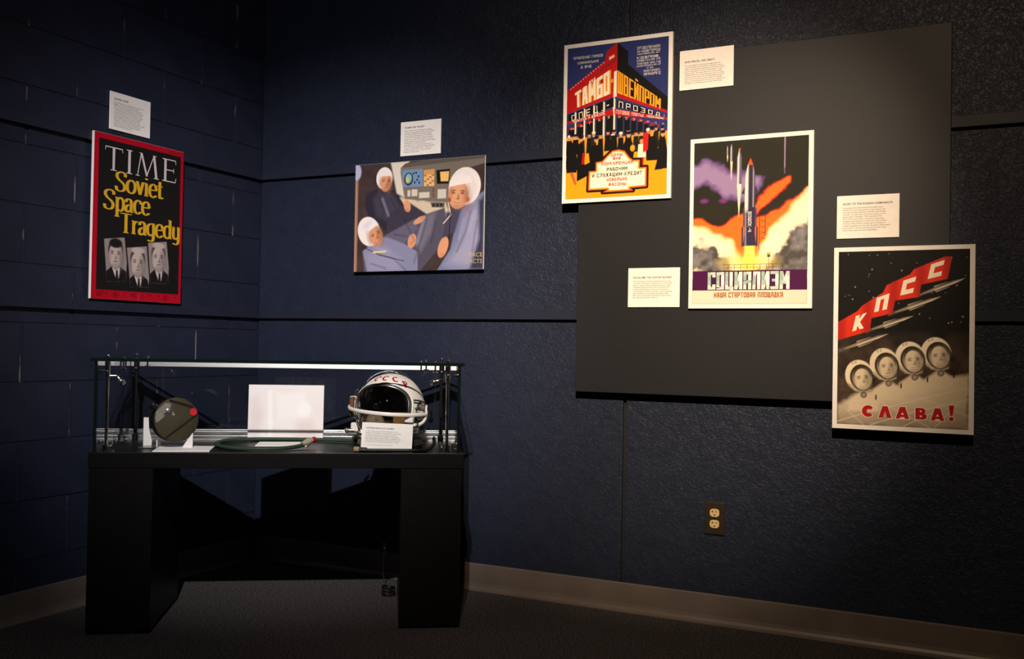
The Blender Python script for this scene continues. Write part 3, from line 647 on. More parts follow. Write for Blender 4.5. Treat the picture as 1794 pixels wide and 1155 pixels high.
    L = new(); bold(L, ring+inn, 112, 536); done(L); A(144, 184, 518, 556, False); A(196, 237, 518, 556, True)
    L = new(); bold(L, [(255, 519), (276, 519), (285, 524), (285, 534), (281, 537), (289, 542), (288, 552), (280, 556), (255, 556)], 272, 537); L.shape([(268, 527), (273, 527), (273, 532), (268, 532)], rim, 4); L.shape([(268, 543), (274, 543), (274, 548), (268, 548)], rim, 4); done(L)
    A(300, 340, 518, 557, True); L = new(); bold(L, [(352, 508), (368, 507), (364, 540), (356, 540)], 360, 524, 1.2); bold(L, [(360+7*math.cos(R(t)), 550+7*math.sin(R(t))) for t in range(0, 360, 24)], 360, 550, 1.3); done(L)
    for k, (x, y) in enumerate(((86, 420), (162, 380), (240, 358), (316, 343))):
        for dx in (0, 9): L = new(); typeset(L, 'С', x-26+dx, y-36-dx*.35, 9, (70, 58, 48), .2); done(L)
    tag(e, 'white bordered poster of four helmeted heads under a red stepped banner', 'poster', 'posters on the charcoal panel')
poster_helmets()

# ---- colour photograph of a crew in a cabin
def crew_photo():
    w, h = 622, 453; e = sheet('cabin_photograph', .842, 1.4965, w, h, .006, RT+.0004)
    c = Canvas(.5, .5, w-.5, h-.5, (58, 46, 46), 2.1); X, Y = c.X, c.Y
    c.put(np.clip(vnoise(X, Y, 70, 11)*1.2-.3, 0, 1)*.6, (96, 80, 76)); c.poly([(0, 0), (0, 453), (14, 453), (14, 0)], (176, 130, 104), 10)
    c.ell(8, 30, 22, 34, (176, 178, 205), 6); c.poly([(178, 0), (270, 0), (226, 40), (248, 150), (210, 130)], (214, 204, 190), 8); c.poly([(230, 150), (440, 178), (470, 230), (400, 300), (300, 260), (250, 200)], (206, 190, 164), 16, 1, (vnoise(X, Y, 26, 12)-.5)*20)
    c.poly([(226, 26), (470, 12), (622, 0), (622, 30), (480, 60), (454, 180), (250, 156)], (118, 108, 96)); c.poly([(226, 26), (250, 8), (480, -6), (622, -6), (622, 10), (470, 16)], (92, 84, 76))
    c.poly([(234, 36), (333, 36), (335, 108), (241, 106)], (110, 140, 176)); c.ell(266, 74, 22, 27, (44, 48, 58)); c.ell(266, 72, 15, 20, (128, 176, 184)); c.ell(260, 78, 7, 12, (206, 190, 96), 4)
    c.poly([(338, 42), (389, 40), (391, 110), (340, 108)], (206, 152, 84))
    for i in range(4):
        for j in range(6): c.poly([(342+i*12, 62+j*8), (351+i*12, 62+j*8), (351+i*12, 67+j*8), (342+i*12, 67+j*8)], (236, 206, 150) if (i+j) % 3 else (150, 110, 70))
    c.poly([(398, 46), (462, 44), (460, 104), (402, 102)], (22, 20, 20)); c.poly([(416, 54), (458, 54), (455, 94), (420, 92)], (236, 190, 110), 3)
    for x, y in ((290, 52), (302, 50), (314, 66), (296, 90), (318, 92), (308, 80)): c.ell(x, y, 4, 5, (34, 32, 36))
    for x0, x1, y0, y1 in ((262, 276, 120, 146), (282, 310, 118, 146), (318, 368, 132, 156), (406, 446, 124, 162)): c.poly([(x0, y0), (x1, y0+1), (x1, y1), (x0, y1)], (206, 198, 182))
    for k in range(4): c.ell(386, 122+k*10, 4, 3.4, (120, 40, 36))
    c.poly([(374, 176), (440, 180), (438, 200), (380, 196)], (88, 80, 74))
    for x in (388, 406, 424): c.ell(x, 188, 5, 5, (24, 22, 22))
    def cap(cx, cy, rx, ry, rot): c.ell(cx, cy, rx, ry, (236, 228, 222), 3, rot); c.ell(cx+rx*.35, cy+ry*.3, rx*.5, ry*.6, (214, 206, 206), rx*.3, rot, .6); c.ell(cx-rx*.1, cy-ry*.45, rx*.5, ry*.2, (206, 206, 222), rx*.22, rot, .7)
    skin, dk, suit, sh, hi = (214, 150, 112), (92, 52, 40), (98, 94, 112), (46, 42, 54), (146, 146, 172)
    # back-left figure
    c.poly([(96, 110), (120, 100), (196, 118), (240, 170), (262, 220), (300, 250), (280, 290), (150, 280), (80, 250), (50, 170), (60, 125)], sh, 5); c.poly([(120, 120), (190, 130), (236, 200), (180, 250), (110, 220), (92, 150)], (64, 60, 74), 20)
    c.poly([(170, 214), (270, 170), (360, 224), (300, 300), (220, 330), (160, 300)], (58, 54, 66), 6); c.ell(262, 185, 16, 26, skin, 3, -15); cap(147, 64, 40, 46, 0); c.face(155, 78, 64, 82, skin, dk, 4, None, False, .06); c.poly([(122, 38), (178, 38), (184, 56), (118, 54)], (232, 224, 220), 5)
    # lower-left figure
    c.poly([(230, 330), (344, 226), (440, 200), (452, 260), (420, 360), (330, 453), (240, 453)], (82, 78, 92), 6); c.poly([(350, 230), (400, 216), (380, 300), (330, 380), (300, 340)], (112, 108, 122), 22)
    c.poly([(44, 366), (110, 322), (170, 306), (250, 340), (316, 376), (318, 453), (70, 453)], (132, 132, 160), 5); c.poly([(60, 380), (150, 350), (230, 400), (230, 453), (70, 453)], hi, 40); c.poly([(150, 306), (300, 240), (316, 280), (250, 340)], suit, 8)
    c.ell(322, 246, 30, 12, skin, 3, -25); c.ell(288, 330, 20, 30, skin, 3, 15); cap(74, 284, 54, 64, -28); c.face(108, 300, 76, 96, skin, dk, -20, None, True, .06); c.poly([(72, 262), (106, 240), (120, 254), (78, 282)], (234, 226, 222), 6); c.line([(54, 352), (130, 384), (250, 412)], 3, (20, 18, 22)); c.line([(100, 372), (160, 370)], 8, (226, 200, 140))
    # right figure
    c.poly([(622, 140), (560, 176), (512, 216), (486, 300), (470, 370), (410, 453), (622, 453)], (114, 118, 150), 5); c.poly([(600, 180), (540, 230), (520, 330), (450, 430), (560, 440), (610, 330)], hi, 46); c.poly([(596, 180), (622, 160), (622, 453), (560, 453), (600, 330)], (52, 52, 72), 18)
    c.ell(436, 360, 22, 44, skin, 3, 18); c.poly([(446, 220), (520, 200), (490, 300), (440, 320)], (70, 66, 84), 12); cap(532, 118, 72, 76, 8); c.ell(512, 132, 54, 68, (240, 232, 224), 5, 6); c.face(502, 146, 106, 122, (222, 160, 118), dk, 4, None, True, -.05)
    for p in (((120, 140), (150, 200), (130, 260)), ((180, 150), (220, 210)), ((250, 240), (300, 330)), ((360, 240), (330, 330), (300, 420)), ((400, 250), (380, 340)), ((120, 380), (200, 400), (260, 450)), ((90, 420), (160, 440)), ((560, 220), (540, 300), (500, 380)), ((590, 260), (570, 380)), ((200, 300), (260, 310))): c.line(p, 5, (44, 42, 56), .55, 9)
    for p in (((140, 150), (170, 220)), ((340, 250), (312, 340)), ((100, 350), (180, 370)), ((530, 250), (510, 330)), ((580, 220), (556, 300))): c.line(p, 6, (170, 168, 190), .5, 14)
    c.poly([(461, 96), (480, 76), (560, 76), (562, 104), (459, 118)], (240, 232, 226), 5); c.line([(456, 180), (470, 230), (436, 264)], 4, (226, 214, 196)); c.line([(470, 210), (462, 330)], 3, (20, 18, 20)); c.ell(462, 170, 7, 10, (150, 84, 60)); c.ell(546, 172, 9, 10, (176, 96, 70))
    for hx, hy, dx, dy in ((262, 196, 4, 14), (330, 240, 14, -4), (284, 344, 3, -12), (432, 384, 4, 18)):
        for k in (-1.2, 0, 1.2): c.line([(hx+k*5*(1 if abs(dx) < 8 else .2), hy+k*4*(1 if abs(dx) > 8 else .2)), (hx+dx+k*5*(1 if abs(dx) < 8 else .2), hy+dy+k*4*(1 if abs(dx) > 8 else .2))], 1.6, (130, 76, 56), .7)
    c.build('printed_picture', e, w, h, -.0063)
    L = Letters(w, h); typeset(L, 'SPACE', 546, 402, 24, (176, 156, 104), .0, 1.0, width=70); typeset(L, 'FACTS', 546, 428, 24, (176, 156, 104), .0, 1.0, width=68)
    L.build('lettering', e, -.0067)
    tag(e, 'unframed colour photograph of three crewmen in white caps inside a cabin', 'photograph')
crew_photo()

# ---- magazine cover poster on the block wall
def magazine():
    w, h = 436, 611; e = sheet('magazine_cover_poster', -.7215, 1.4205, w, h, .012, RT+.0004, 'left')
    c = Canvas(.5, .5, w-.5, h-.5, (168, 10, 32)); c.poly([(21, 21), (421, 22), (423, 575), (22, 577)], (24, 23, 22))
    for q, (fx, fy), fw, hair, sm, bald in (([(54, 389), (147, 375), (161, 466), (158, 540), (71, 545)], (108, 440), 72, (30, 26, 26), False, 0), ([(160, 412), (255, 398), (271, 520), (268, 556), (181, 558)], (213, 464), 74, (44, 40, 38), False, 1), ([(262, 383), (355, 370), (370, 473), (366, 536), (278, 536)], (315, 436), 74, (62, 56, 54), False, 1)):
        m_ = c.inside(q); c.put(m_, (142, 130, 128)); x, y = fx, fy
        for P, k in (([(x-60, y+106), (x-48, y+72), (x-16, y+46), (x+20, y+44), (x+50, y+62), (x+64, y+106)], (26, 24, 25)), ([(x-16, y+48), (x+2, y+60), (x+22, y+44), (x+18, y+90), (x+6, y+98)], (196, 184, 180)), ([(x+3, y+60), (x+12, y+60), (x+15, y+98), (x+2, y+98)], (34, 30, 30)), ([(x-16, y+20), (x+18, y+20), (x+20, y+50), (x+2, y+62), (x-14, y+50)], (150, 136, 130))):
            c.put(c.inside(P)*m_, k)
        c.face(x, y, fw, 98, (184, 168, 160), (48, 42, 40), 0, hair, sm, -.03 if not bald else .03, m_)
        c.ell(x, y-40+bald*-6, fw*.42, 12+(1-bald)*6, hair if not bald else (184, 168, 160), 5, 0, 1, m_)
        c.put(np.clip((c.Y-(fy+74))/24, 0, 1)*m_, (24, 23, 22))
    c.build('printed_picture', e, w, h, -.0123)
    L = Letters(w, h); g = (196, 188, 186)
    def S(*p): L.shape(list(p), g)
    S((50, 45), (129, 45), (129, 49), (50, 49)); S((50, 45), (53, 45), (51, 60), (49, 60)); S((126, 45), (129, 45), (131, 60), (129, 60)); S((83, 46), (95, 46), (94, 129), (84, 129)); S((75, 129), (103, 129), (103, 132), (75, 132))
    S((156, 44), (168, 44), (168, 130), (156, 130)); S((148, 42), (176, 42), (176, 45), (148, 45)); S((148, 129), (176, 129), (176, 132), (148, 132))
    S((216, 42), (221, 42), (204, 130), (200, 130)); S((214, 42), (224, 42), (252, 128), (243, 128)); S((243, 128), (249, 128), (284, 42), (280, 42)); S((276, 42), (287, 42), (301, 130), (289, 130)); S((193, 129), (212, 129), (212, 132), (193, 132)); S((282, 129), (308, 129), (308, 132), (282, 132)); S((208, 42), (221, 42), (221, 44), (208, 44)); S((280, 42), (294, 42), (294, 44), (280, 44))
    S((334, 43), (346, 43), (346, 131), (334, 131)); S((325, 42), (394, 42), (394, 46), (325, 46)); S((391, 42), (394, 42), (396, 58), (393, 58)); S((346, 83), (384, 83), (384, 87), (346, 87)); S((382, 76), (385, 76), (385, 94), (382, 94)); S((325, 128), (394, 128), (394, 132), (325, 132)); S((391, 132), (394, 132), (398, 114), (395, 114))
    Yw = (206, 160, 34)
    nib(L, 'Soviet', 98, 205, 75, Yw, 1.02, track=-.02); nib(L, 'Space', 47, 278, 75, Yw, 1.0, track=-.02); nib(L, 'Tragedy', 124, 357, 75, Yw, 1.02, track=-.04)
    dkr = (84, 8, 22)
    typeset(L, 'JULY 12, 1971', 358, 15, 8, dkr, .1, 1.0, width=58)
    for x, t in ((24, 'ARGENTINA\nAUSTRALIA\nAUSTRIA\nBELGIUM'), (66, '40\n$3\n18'), (100, 'CANADA\nCHILE\nDENMARK\nFRANCE'), (150, '25\n20\n16'), (182, 'GERMANY\nGREECE\nHOLLAND'), (236, '50\n30\n24'), (264, 'JAPAN\nKENYA'), (320, '60\n40'), (344, 'MEXICO\nNORWAY\nSPAIN\nSWEDEN'), (398, '15\n25\n20')): typeset(L, t, x, 586, 6.5, dkr, .05, 1.0, .78)
    L.shape([(219, 588), (220, 588), (220, 611), (219, 611)], (190, 120, 90), 1)
    L.build('lettering', e, -.0127)
    tag(e, 'red bordered black magazine cover with yellow title and three grey portraits', 'poster')
magazine()

# ------------------------------------------------------------------ wall outlet
def outlet():
    e = empty('wall_outlet', (2.086, -.0003, .3725)); pl = MB(); pl.box(-.0355, .0355, -.006, 0, -.058, .058)
    pl.build('cover_plate', mat('bronze_plate', (.30, .24, .17), .28, .95, .5), e, .0035, 3)
    ivory = mat('ivory_plastic', (.62, .47, .22), .4, 0, .4)
    for z in (.0195, -.0195):
        b = MB(); pts = [(.0172*max(-.86, min(.86, math.cos(R(t))))*1.0, z+.0145*math.sin(R(t))*1.0) for t in range(0, 360, 12)]
        pts = [(.0168*math.copysign(abs(math.cos(R(t)))**.7, math.cos(R(t))), z+.0142*math.copysign(abs(math.sin(R(t)))**.7, math.sin(R(t)))) for t in range(0, 360, 12)]
        b.prism(pts[::1], -.0082, -.0055); o = b.build('receptacle', ivory, e)
        s = MB(); s.box(-.0075, -.0052, -.0086, -.008, z+.0005, z+.0085); s.box(-.0115, -.0075, -.0086, -.008, z+.0032, z+.0052); s.box(.0050, .0070, -.0086, -.008, z+.001, z+.008)
        s.prism([(.0026*math.cos(R(t)), z-.0075+.0026*math.sin(R(t))) for t in range(0, 360, 30)], -.0086, -.008); s.build('slots', BLACKED, o)
    s = MB(); s.lathe([(.0001, -.0012), (.0032, -.0010), (.0034, 0)], 14, 0, Matrix.Translation((0, -.006, 0)) @ Matrix.Rotation(R(-90), 4, 'X') @ Matrix.Rotation(R(180), 4, 'X')); s.build('screw', mat('brass_screw', (.6, .5, .35), .3, 1), e)
    tag(e, 'bronze wall outlet plate with two ivory sockets low on the wall', 'outlet')
outlet()

# ------------------------------------------------------------------ display table (s along the front, t behind it)
TA = Vector((.3241, -1.1724, 0)); TR = R(33.6665); TM = Matrix.Translation(TA) @ Matrix.Rotation(TR, 4, 'Z')
def tp(s, t, z): return TM @ Vector((s, t, z))
ZD = .598
def display_table():
    e = empty('display_table', TA, TR)
    b = MB(); b.box(-.008, 1.222, 0, .48, .5462, ZD); b.build('table_top', BLACK, e, .0015, 2)
    for x0, x1 in ((-.005, .197), (1.010, 1.216)):
        b = MB(); b.box(x0, x1, .003, .445, .012, .546); o = b.build('leg', BLACK, e, .0015, 2)
        for x in (x0+.025, x1-.025):
            for y in (.03, .41): f = MB(); f.cyl((x, y, 0), (x, y, .0125), .013); f.build('glide', BLACKED, o)
    tag(e, 'black low table with two slab legs standing across the room corner', 'table')
display_table()

def pane(name, e, x0, x1, y0, y1, z0, z1, axis):
    """glass sheet: big faces clear, thin edges dark green"""
    b = MB(); b.box(x0, x1, y0, y1, z0, z1)
    ax = 'xyz'.index(axis); b.m = [0 if abs((Vector(b.v[f[1]])-Vector(b.v[f[0]])).cross(Vector(b.v[f[2]])-Vector(b.v[f[0]])).normalized()[ax]) > .9 else 1 for f in b.f]
    return b.build(name, [PANE, EDGE], e)
def glass_case():
    e = empty('glass_case', tp(0, 0, ZD), TR); G_ = .009
    x0, x1, y0, y1, zt = .006, 1.207, .002, .452, .298
    pane('glass_front', e, x0+G_, x1-G_, y0, y0+G_, .001, zt, 'y')
    pane('glass_side', e, x0, x0+G_, y0, y1, .001, zt, 'x'); pane('glass_side', e, x1-G_, x1, y0, y1, .001, zt, 'x')
    pane('glass_back', e, x0+.03, x1-.03, y1-.020, y1-.016, .008, zt-.008, 'y')
    pane('glass_top', e, -.006, 1.219, -.004, y1+.01, zt+.0004, zt+.0110, 'z')
    r = MB(); r.box(x0+.010, x1-.010, y1-.034, y1-.010, .272, .2955); r.v = [(x, y+(.0030 if z > .28 and y < y1-.02 else 0), z) for x, y, z in r.v]; r.build('top_rail', ALU, e, .001, 2)
    r = MB(); L0, L1 = x0+.007, x1-.007; r.box(L0, L1, y1-.034, y1-.004, 0, .004); r.box(L0, L1, y1-.034, y1-.031, .003, .017); r.box(L0, L1, y1-.022, y1-.020, .003, .030); r.box(L0, L1, y1-.007, y1-.004, .003, .038); r.box(L0, L1, y1-.031, y1-.022, .014, .017); r.box(L0, L1, y1-.024, y1-.019, .029, .032); r.build('bottom_track', ALU, e, .0009, 2)
    for sx, xp in ((1, .040), (-1, 1.164)):
        for yp in (.030, y1-.045):
            pm = CHROME if yp < .1 else BLACKED; p = MB(); p.cyl((xp, yp, 0), (xp, yp, zt+.016), .0058, 16); o = p.build('corner_post', pm, e)
            for z0, z1, rr in ((.0005, .022, .0105), (zt-.040, zt-.001, .0095)): c = MB(); c.cyl((xp, yp, z0), (xp, yp, z1), rr, 18); c.build('collar', pm, o)
            c = MB(); c.ball((xp, yp, zt+.0175), .0062, 8); c.build('finial', CHROME, o)
            c = MB(); c.ball((xp, yp-.0125, zt-.032), .005, 8); c.build('thumbscrew', CHROME, o)
        # glass clamps: stems with flat discs
        for (cx, cy, z0, z1, dz) in ((xp+sx*.042, .060, zt-.024, zt+.014, zt-.024), (xp+sx*.086, .20, zt-.020, zt+.014, zt-.020), (xp+sx*.064, .30, zt-.020, zt+.014, zt-.020)):
            q = MB(); q.cyl((cx, cy, z0), (cx, cy, zt+.012), .0030, 12); q.cyl((cx, cy, dz-.002), (cx, cy, dz+.001), .0095, 16); q.ball((cx, cy, zt+.0125), .0052, 8, 0, (1, 1, .75)); q.build('glass_clamp', CHROME, e)
        xe = x0+G_ if sx > 0 else x1-G_
        for z in (zt-.032, .028):
            q = MB(); q.cyl((xe+sx*.0005, .040, z), (xe+sx*.016, .040, z), .0028, 10); q.cyl((xe-sx*.009, .040, z), (xe-sx*.0065, .040, z), .007, 14); q.cyl((xe+sx*.0005, .040, z), (xe+sx*.004, .040, z), .0085, 14)
            q.cyl((xe+sx*.013, .040, z), (xe+sx*.013, .040, z+.016 if z > .1 else .0005), .0026, 10); q.build('glass_clamp', CHROME, e)
        # toggle latch at the post foot
        q = MB(); q.tube(spline([(xp+sx*.012, .030, .004), (xp+sx*.016, .020, .016), (xp+sx*.020, .030, .030), (xp+sx*.026, .032, .036)], 5), .0036, 8); q.cyl((xp+sx*.016, .030, 0), (xp+sx*.016, .030, .006), .008, 14); q.build('latch', CHROME, e)
        # little spot lamps on the posts
        l = bpy.data.objects.new('spot_lamp', None); COL.objects.link(l); l.parent = e; zl = .250
        a = MB(); a.cyl((xp, .030, zl), (xp+sx*.028, .036, zl), .0026, 10); a.cyl((xp, .030, zl-.006), (xp, .030, zl+.006), .0085, 16); a.ball((xp+sx*.029, .036, zl-.001), .005, 8); a.build('lamp_arm', CHROME, l)
        dv = Vector((.55, .20, -.80)) if sx > 0 else Vector((-.86, .30, -.28)); dv.normalize(); p0 = Vector((xp+sx*.029, .036, zl-.002))
        a = MB(); q = dv.to_track_quat('Z', 'Y').to_matrix().to_4x4(); q.translation = p0
        a.lathe([(.0035, 0), (.0052, .004), (.0056, .012), (.0090, .014), (.0098, .017), (.0098, .034), (.0085, .034), (.0080, .028), (.0001, .027)], 18, 0, q); a.build('lamp_head', mat('satin_nickel', (.60, .59, .57), .28, 1), l)
    tag(e, 'glass display case with chrome posts and green edges on the black table', 'display case')
glass_case()

# ------------------------------------------------------------------ things inside the case
# round olive canister held by white acrylic stand
OLIVE = mat('olive_paint', (.047, .038, .020), .6, 0, .18, var=.14, vscale=30); OLIVED = mat('dark_olive', (.010, .008, .006), .7, 0, .12)
WHITEP = mat('white_acrylic', (.80, .77, .75), .35, 0, .4)
def canister():
    e = empty('round_canister', tp(.239, .128, ZD+.0985), TR+R(29)); e.rotation_euler = (R(-6), 0, TR+R(29)); rr = .0750
    D = Matrix.Rotation(R(90), 4, 'X')                            # lathe axis to local -y
    b = MB(); b.lathe([(.0001, -.0400), (rr-.010, -.0400), (rr-.002, -.036), (rr-.001, -.010), (rr-.001, .0085), (rr-.002, .010)], 48, 0, D); b.build('body', OLIVED, e)
    b = MB(); b.lathe([(rr-.003, .006), (rr, .0075), (rr+.0002, .0125), (rr-.0025, .0145), (.0001, .0145)], 56, 0, D); o = b.build('face_plate', OLIVE, e)
    yf = -.0148
    def strip(name, p, q, wd, mt, par, y=yf, th=.0012):
        p, q = Vector((p[0], 0, p[1])), Vector((q[0], 0, q[1])); t = (q-p).normalized(); n_ = Vector((-t.z, 0, t.x))*wd/2
        s = MB(); s.prism([((p-n_).x, (p-n_).z), ((q-n_).x, (q-n_).z), ((q+n_).x, (q+n_).z), ((p+n_).x, (p+n_).z)], y-th, y+.0006); return s.build(name, mt, par)
    strip('strap', (-.024, .066), (.056, .041), .0075, OLIVED, e); strip('strap', (-.038, -.062), (.071, .016), .0055, OLIVED, e)
    s = MB(); s.prism([(-.071, -.004), (-.066, -.009), (-.040, .012), (-.044, .020), (-.022, .040), (-.018, .052), (-.026, .058), (-.040, .056), (-.071, .026)], yf-.0008, yf+.0006); s.build('worn_patch', mat('bare_patch', (.22, .205, .17), .5, .2, .4, var=.25, vscale=120), e)
    s = MB(); s.prism([(-.018, .018), (-.008, .012), (-.006, .018), (-.014, .028)], yf-.0008, yf+.0006); s.build('worn_patch', MATS['bare_patch'], e)
    s = MB(); s.lathe([(.0001, .0055), (.0080, .005), (.0095, .003), (.0095, -.0005)], 24, 0, Matrix.Translation((-.028, yf, .032)) @ D @ Matrix.Rotation(R(180), 4, 'X') @ Matrix.Diagonal((1, 1, -1, 1))); s.build('cap', mat('grey_metal_cap', (.36, .36, .35), .4, .8), e)
    s = MB(); s.prism([(.0575+.0125*math.cos(R(t)), .0245+.0125*math.sin(R(t))) for t in range(0, 360, 15)], yf-.0012, yf+.0006); s.build('sticker', mat('red_sticker', (.55, .012, .022), .5, 0, .3), e)['label'] = 'round red sticker'
    s = MB(); dv = Vector((-.83, 0, .50)); s.cyl(dv*(rr-.004), dv*(rr+.010), .012, 18); s.cyl(dv*(rr+.008), dv*(rr+.020), .0085, 18); s.cyl(dv*(rr+.018), dv*(rr+.026), .0105, 18); s.build('valve', BLACKED, e)
    tag(e, 'round olive green metal canister with red sticker held on a white stand', 'canister')
canister()
def stand():
    e = empty('display_stand', tp(.215, .17, ZD+.0006), TR)
    b = MB(); b.box(-.095, .085, -.054, .040, 0, .003); b.build('base', mat('clear_grey_acrylic', (.05, .05, .05), .2, 0, .5), e, .0006, 1)
    arc = [(-.052-.043*math.sin(R(t))+.0, .100-.092*(1-math.cos(R(t)))) for t in range(0, 1)]
    b = MB(); pts = [(-.095, .003), (-.067, .003), (-.066, .020), (-.072, .042), (-.077, .066), (-.079, .100), (-.095, .100)]; b.prism(pts, .020, .024); b.build('upright', WHITEP, e)
    b = MB(); b.prism([(.050, .003), (.085, .003), (.085, .055), (.079, .046), (.066, .028)], -.053, -.049); b.build('upright', WHITEP, e)
    b = MB(); b.box(-.0400, -.0370, -.030, .022, .003, .026); b.build('gusset', WHITEP, e)
    tag(e, 'white acrylic stand cradling the round olive canister', 'stand')
stand()
# flat card lying in front of the canister
def card(name, s0, t0, w, d, rz, label, lines=None, title=None):
    e = empty(name, tp(s0, t0, ZD+.0004), TR+R(rz)); b = MB(); b.box(-w/2, w/2, -d/2, d/2, 0, .004); b.build('board', PAPER, e, .0004, 1)
    if title:
        L = Letters(w*1000, d*1000); typeset(L, title, 18, 34, 7.4, (42, 36, 34), .1, 1.1)
        for i, t in enumerate(lines): typeset(L, t, 18, 48+i*8, 6, (70, 60, 55), .03)
        o = L.build('lettering', e, 0); o.rotation_euler = (R(-90), 0, 0); o.location = (0, 0, .0045)
    tag(e, label, 'placard')
card('flat_text_card', .278, .092, .182, .150, 3, 'white text card lying flat in front of the olive canister', ['A small metal canister with', 'a carrying strap, painted olive.'], None)
card('flat_blank_card', .590, .262, .184, .130, 0, 'white card lying flat inside the loop of green hose')

# bright white picture plate leaning at the back
def plate():
    e = empty('picture_plate', tp(.583, .398, ZD), TR); e.rotation_euler = (R(-3), 0, TR)
    b = MB(); b.box(-.1385, .1385, 0, .004, .0008, .2095); b.build('board', mat('bright_white_board', (.90, .88, .87), .45, 0, .4), e, .0005, 1)
    c = Canvas(1, 1, 276, 208, (244, 236, 234), 2.5); X, Y = c.X, c.Y
    c.put(np.clip(vnoise(X, Y, 50, 21)*1.4-.4, 0, 1)*.6, (250, 246, 244)); Pk = (236, 222, 222)
    c.poly([(70, 20), (86, 20), (92, 210), (74, 210)], (252, 250, 248), 8); c.poly([(4, 60), (34, 40), (60, 110), (40, 214), (2, 214)], Pk, 24, .8); c.poly([(100, 30), (210, 24), (214, 120), (110, 130)], (250, 245, 244), 20); c.ell(206, 90, 26, 28, (253, 251, 249), 14); c.poly([(160, 214), (180, 130), (240, 126), (270, 214)], Pk, 22, .7)
    c.build('printed_picture', e, 277, 209, -.0003).location = (0, 0, .105)
    s = MB(); s.prism([(-.02, .001), (.02, .001), (.02, .09), (-.02, .09)], .004, .0065); s.build('easel_back', PAPER, e)
    tag(e, 'bright white picture plate standing upright at the back of the glass case', 'picture')
plate()

# green hose
def hose():
    e = empty('green_hose', tp(.56, .22, ZD), TR); P = [(.672, .135), (.645, .104), (.610, .072), (.561, .052), (.504, .050), (.430, .080), (.382, .150), (.362, .230), (.372, .315), (.410, .358), (.470, .382), (.54, .386), (.66, .380), (.77, .362), (.845, .335)]
    P = [(x-.56, y-.22, .0078 if i > 1 else (.0125, .0092)[i]) for i, (x, y) in enumerate(P)]; G1 = mat('green_ribbed_hose', (.022, .048, .028), .6, 0, .3, var=.25, vscale=260, bump=.5, bscale=350, bdist=.001)
    path = spline(P, 10); b = MB(); b.tube(path, .0072, 12); b.build('hose', G1, e)
    n = (path[0]-path[4]).normalized(); a = path[0]+Vector((0, 0, .0058)); up = Vector((0, 0, .006)); f = lambda d: a+n*d+up*(d/.05)
    BE = mat('beige_fitting', (.40, .34, .26), .5, .1, .4, var=.15, vscale=60)
    b = MB(); b.cyl(f(-.008), f(.008), .0086, 16); b.cyl(f(.008), f(.012), .0095, 16); b.cyl(f(.012), f(.030), .0115, 18, 0, True, .0105); b.ball(f(.021), .0125, 9); b.cyl(f(.030), f(.040), .0078, 16); b.build('connector', BE, e)
    b = MB(); b.cyl(f(.040), f(.046), .0085, 16); b.ball(f(.050), .0098, 10); b.build('red_cap', mat('red_cap', (.42, .008, .016), .3, 0, .5), e)['label'] = 'shiny red end cap'
    b = MB(); q = path[-1]; b.cyl(q+Vector((-.002, 0, .0022)), q+Vector((.022, -.010, .0062)), .0092, 14); b.build('end_fitting', BLACKED, e)
    tag(e, 'dark green hose looped on the case floor with a red capped end', 'hose')
hose()

